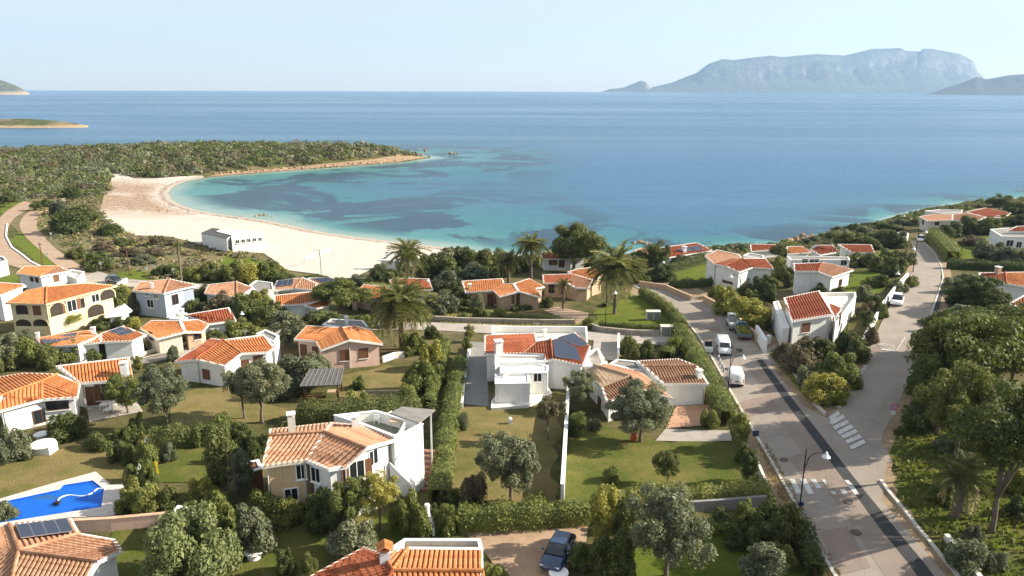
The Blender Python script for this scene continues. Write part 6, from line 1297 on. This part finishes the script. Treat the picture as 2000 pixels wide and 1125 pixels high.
m = MB(); m.add([(-w-0.4,-d-0.4,2.15),(w+0.4,-d-0.4,2.15),(w+0.3,d+0.4,2.75),(-w+0.4,d+0.4,2.75),(-w-0.4,-d-0.4,2.28),(w+0.4,-d-0.4,2.28),(w+0.3,d+0.4,2.88),(-w+0.4,d+0.4,2.88)],[(3,2,1,0),(4,5,6,7),(0,1,5,4),(1,2,6,5),(2,3,7,6),(3,0,4,7)]); rf = m.build('roof',plain('gazebo_felt',(0.10,0.095,0.09),0.95,0.3,2),e)
for k in range(9): x = -w-0.3+k*(2*w+0.6)/8; m = MB(); m.bar((x,-d-0.41,2.30),(x*0.88+0.3,d+0.4,2.90),0.06,0.05); m.build('batten',GREYW,rf)
for k in range(4): box(e,'rail',(-w,w*0.1,-d-0.03,-d+0.03,0.15+k*0.28,0.30+k*0.28),plain('wood_red',(0.22,0.075,0.04),0.7)); box(e,'rail',(-w-0.03,-w+0.03,-d,d,0.15+k*0.28,0.30+k*0.28),WOODB)
box(e,'table',(0.5,1.5,-0.5,0.5,0.68,0.74),TAN)
p = G(748,782); e = empty('trellis', p, 0.05); tag(e,'weathered grey wooden trellis frame lying across the dry lawn','trellis')
for k in range(19): box(e,'slat',(-2.4+k*0.26,-2.3+k*0.26,-0.03,0.03,0.0,1.25),STONE)
for z in (0.05,0.6,1.2): box(e,'rail',(-2.5,2.5,0.03,0.07,z,z+0.08),STONE)
p = G(1237,862); e = empty('amphora', p); tag(e,'red terracotta jar under the big olive tree','jar'); m = MB(); m.lathe((0,0,0),[(0.16,0),(0.34,0.35),(0.36,0.6),(0.18,0.85),(0.22,0.95)],14); m.build('vessel',plain('jar_red',(0.45,0.07,0.04),0.6),e); m = MB(); m.lathe((0,0,0.93),[(0.25,0),(0.25,0.06)],14); m.build('lip',plain('jar_red',(0.45,0.07,0.04)),e)
p = G(1378,776); e = empty('flower_pot', p); tag(e,'red pot of yellow flowers beside the brown roofed house','flower pot'); m = MB(); m.lathe((0,0,0),[(0.3,0),(0.42,0.7),(0.46,0.75)],12); m.build('pot',plain('pot_red',(0.6,0.04,0.03),0.5),e); P_ = RNG.normal(size=(160,3))*np.array((0.35,0.35,0.25))+np.array((0,0,1.1)); me = quads_mesh('blossom', leaves(P_, RNG.normal(size=(160,3)), 0.11), LM['yellow']); link(bpy.data.objects.new('blossom', me), e)
for (px,py,lab,sz) in ((996,828,'short white stone stub standing on the dry yard',(0.2,0.2,0.6)),(86,884,'white rendered barbecue block beside the round garden table',(1.0,0.7,0.9)),(1500,672,'white gate post with round cap beside the concrete ramp',(0.3,0.3,1.2))):
    p = G(px,py); e = empty('masonry_post', p); tag(e,lab,'post'); box(e,'shaft',(-sz[0],sz[0],-sz[1],sz[1],-0.3,sz[2]),WHITE); m = MB(); m.lathe((0,0,sz[2]),[(sz[0]*1.2,0),(sz[0]*1.2,0.08),(sz[0]*0.6,0.2)],12); m.build('cap',CAPW,e)
def cabinet(px,py,wpx,hpx,label,mat):
    p,w,h_ = dims(px,py,wpx,hpx); e = empty('utility_cabinet',p); tag(e,label,'cabinet'); box(e,'body',(-w/2,w/2,-0.5,0.5,-0.3,h_),mat); box(e,'lid',(-w/2-0.08,w/2+0.08,-0.58,0.58,h_,h_+0.1),CREAM)
    for s in (0,1): box(e,'door',(-w/2+0.1+s*w/2,-0.06+s*w/2,-0.53,-0.5,0.1,h_-0.12),plain('cabinet_green',(0.20,0.22,0.18),0.7))
cabinet(1307,655,34,18,'low masonry meter cabinet at the lane corner',CREAM); cabinet(1275,624,26,16,'small flat topped concrete well house on the round lawn',CREAM)
# shed slab half hidden by shrubs
h = House('garden_shed','small grey shed roof with white edge among the shrubs',(350,1040),cat='shed'); h.flat([(323,1026),(347,988),(383,992),(374,1020)],1.9,0.08,CREAM,FELT)
h = House('dark_timber_shed','low dark timber shed beside the beige house',(490,960),cat='shed'); h.flat([(470,905),(505,898),(512,915),(480,925)],2.2,0.05,WOODB,plain('shed_red',(0.20,0.085,0.05),0.8))
# railings and gates
def railing(a, b, hgt, n, label, mat=DARK, name='fence'):
    A, B = G(*a), G(*b); d = B - A; L_ = d.length; e = empty(name, A, math.atan2(d.y, d.x)); tag(e, label, name); dzz = B.z - A.z
    for z in (0.12, hgt): m = MB(); m.bar((0,0,z),(L_,0,z+dzz),0.05,0.05); m.build('rail', mat, e)
    for i in range(n+1): x = L_*i/n; m = MB(); m.box(x-0.02,x+0.02,-0.022,0.022,-0.1+dzz*i/n,hgt+dzz*i/n+0.06); m.build('bar', mat, e)
railing((279,719),(327,708),1.3,22,'dark green railing beside the left lane'); railing((1278,688),(1300,686),1.4,12,'dark metal gate onto the lane beside the hedge',name='gate'); railing((873,668),(908,668),1.3,14,'thin metal gate to the lane beside the footpath',plain('rail_pale',(0.4,0.4,0.4),0.5),'gate')
railing((838,955),(858,925),0.9,8,'rusty handrail beside the brick garden steps',WOODB,'handrail')
# brick garden steps beside the two storey house
a_, b_ = G(815,958), G(846,905); d_ = b_ - a_; e = empty('garden_steps', a_, math.atan2(d_.y, d_.x)); tag(e,'flight of reddish brick garden steps beside the white stairs','steps')
for k in range(8): L_ = d_.length/8; box(e,'step',(k*L_,(k+0.7)*L_,-1.0,1.0,-0.3,0.15+k*0.16),plain('brick_step',(0.30,0.16,0.11),0.9,0.25,3))
# patio set before the orange roofed house
for i,(x,y) in enumerate(((205,800),(222,796),(212,806))):
    p = G(x,y); e = empty('patio_chair' if i else 'patio_table', p, i*2.1); tag(e,('small white patio table before the orange roofed house','white patio chair behind the patio table','white patio chair in front of the patio table')[i],'chair' if i else 'table')
    box(e,'top' if not i else 'seat',(-0.4,0.4,-0.4,0.4,0.42 if i else 0.7,0.47 if i else 0.75),TRIM)
    for sx in (-1,1):
        for sy in (-1,1): box(e,'leg',(sx*0.34-0.03,sx*0.34+0.03,sy*0.34-0.03,sy*0.34+0.03,-0.1,0.42 if i else 0.7),TRIM)
    if i: box(e,'backrest',(-0.4,-0.35,-0.38,0.38,0.47,0.9),TRIM)
# table and chairs on the roof terrace
hz0 = G(560, 1000).z + 5.0
for i,(x,y) in enumerate(((776,834),(738,826),(758,822),(790,838))):
    p = at(x, y, hz0); e = empty('terrace_table' if not i else 'terrace_chair', p, i*1.3); tag(e, ('wooden table on the roof terrace','white chair at the left end of the roof terrace','white chair in the middle of the roof terrace','wooden chair right of the terrace table')[i], 'table' if not i else 'chair'); mt_ = TRIM if i in (1, 2) else TAN
    w = 0.6 if not i else 0.28; zt = 0.72 if not i else 0.43; box(e, 'table_top' if not i else 'seat', (-w,w,-w,w,zt,zt+0.05), mt_)
    for sx in (-1,1):
        for sy in (-1,1): box(e,'leg',(sx*w*0.85-0.03,sx*w*0.85+0.03,sy*w*0.85-0.03,sy*w*0.85+0.03,0,zt),mt_)
    if i: box(e,'backrest',(-w,-w+0.05,-w,w,zt+0.05,zt+0.55),mt_)
# dried seaweed on the sand
P_ = RNG.uniform((-185, 150), (5, 350), (90000, 2)); D_ = coast_dist(P_[:,0], P_[:,1]); k_ = ((D_ > 2.0) & (D_ < 4.5) & (RNG.random(len(D_)) < 0.5)) | ((D_ > 5) & (D_ < 30) & (P_[:,1] > 250) & (RNG.random(len(D_)) < 0.25)); P_ = P_[k_]
P_ = P_[[inside(SANDP, x, y) for x, y in P_]]; C_ = np.column_stack([P_, tz(P_[:,0], P_[:,1]) + 0.12]); NN = np.tile((0.0, 0.0, 1.0), (len(C_), 1)) + RNG.normal(size=(len(C_), 3)) * 0.15
o = link(bpy.data.objects.new('seaweed', quads_mesh('seaweed', leaves(C_, NN, 0.28, 0.5), plain('dried_seaweed', (0.17, 0.10, 0.06), 1, 0.3, 1)))); tag(o, 'dried brown seaweed strewn along the beach', 'seaweed', kind='stuff')
# volleyball net on the sand
A, B = G(596,522), G(650,506); d = B - A; e = empty('volleyball_net', A, math.atan2(d.y, d.x)); tag(e,'faint volleyball net standing on the white sand','net')
for x in (0, d.length): m = MB(); m.tube([(x,0,-0.2),(x,0,2.5)],0.05,6); m.build('post',ALU,e)
m = MB()
for k in range(6): m.bar((0,0,1.5+k*0.19),(d.length,0,1.5+k*0.19),0.02,0.02)
m.build('net',TRIM,e)
# grass tufts breaking up lawns and verges
def tufts(n, region, hgt, mat, label):
    P = np.array([(v.x, v.y) for v in gp(region)]); lo, hi = P.min(0), P.max(0); X = RNG.uniform(lo, hi, (n*3, 2)); k = np.array([inside(P, *q) for q in X]); X = X[k][:n]; n = len(X)
    if n == 0: return
    C = np.column_stack([X, tz(X[:,0], X[:,1]) + 0.07]); a = RNG.uniform(0, 6.28, n); s = RNG.uniform(0.5, 1.3, n)*hgt; t = np.column_stack([np.cos(a), np.sin(a), 0*a])*(s*0.35)[:,None]; up = np.column_stack([RNG.normal(size=n)*0.3*s, RNG.normal(size=n)*0.3*s, s])
    o = link(bpy.data.objects.new('grass', quads_mesh('grass', np.stack([C-t, C+t, C+t*1.5+up, C-t*1.5+up], 1), LM[mat]))); tag(o, label, 'grass', kind='stuff')
for (n, reg, hg, mt, lab) in ((4000,[(1745,870),(1800,760),(2050,800),(2060,1150),(1890,1150),(1760,985)],0.25,'green','weeds under the right pines'),(900,[(1480,870),(1500,870),(1600,1060),(1660,1150),(1610,1150),(1540,1020)],0.16,'dry','dry weeds on the near verge'),(1200,[(1500,690),(1545,715),(1600,800),(1570,775)],0.25,'lime','weeds on the traffic island'),(1500,[(865,600),(1145,626),(1140,640),(860,632)],0.2,'lime','grass above the stone wall')): tufts(n, reg, hg, mt, lab)
# ------------------------------------------------------------------ labels for the plants: kind, size, nearest landmark, order
MARKS = [('pool', 110, 980),('beige two storey house', 640, 900),('modern white house', 1030, 720),('brown roofed house', 1270, 750),('pink house', 660, 680),('white corner house', 450, 700),('orange roofed house', 130, 760),('solar roofed house at the bottom left', 120, 1070),('tile roofed house at the bottom', 800, 1095),
 ('dark blue car', 1090, 1090),('near street lamp', 1556, 980),('near crossing', 1630, 950),('low solar house', 180, 660),('stepped orange house', 330, 640),('long red roof', 410, 620),('yellow villa', 120, 595),('white lane house', 85, 540),('blue grey house', 325, 580),('faded roof house', 460, 566),('solar beach house', 600, 555),('long orange roof', 580, 585),
 ('orange villa', 745, 575),('tan villa', 980, 570),('tan palm villa', 1120, 550),('white pine house', 1095, 505),('seaside solar house', 1310, 490),('tall white house', 1440, 530),('shore cottages', 1590, 487),('bright lawn house', 1605, 535),('red terrace house', 1585, 600),('headland villa', 1880, 420),('right edge house', 1985, 465),('right red house', 1960, 545),
 ('traffic island signs', 1614, 755),('beach restaurant', 450, 465),('beach roads', 60, 450),('beach kiosk', 780, 505),('parked white vans', 1425, 710),('grey garden wall', 1400, 995),('tallest umbrella pine', 1884, 760),('thick trunked near pine', 1936, 950),('white street wall', 1720, 610),('far street end', 1790, 480),('wooden gazebo', 632, 750),('slender fan palm', 355, 520),('white boundary wall', 1104, 880),('garden table', 497, 1085),('trellis', 748, 765),('round lawn at the bend', 1240, 610)]
def label_plants():
    buckets = {}
    for o, noun, px, py, w in PLANTS:
        nm, mx, my = min(MARKS, key=lambda m: (m[1]-px)**2 + ((m[2]-py)*1.4)**2); dx, dy = px-mx, py-my
        rel = ('left of' if dx < 0 else 'right of') if abs(dx) > 1.3*abs(dy) else ('in front of' if dy > 0 else 'behind')
        buckets.setdefault((noun, rel, nm), []).append((px, o))
    words = ['first','second','third','fourth','fifth','sixth','seventh','eighth']
    for (noun, rel, nm), l in buckets.items():
        l.sort(key=lambda q: q[0])
        for i, (px, o) in enumerate(l):
            base = f'{noun} {rel} the {nm}'
            if len(l) == 1: o['label'] = base
            elif len(l) == 2: o['label'] = base + (', left one of two', ', right one of two')[i]
            else: o['label'] = f'{base}, {words[min(i,7)]} from the left'
            o['group'] = 'garden plants'
label_plants()
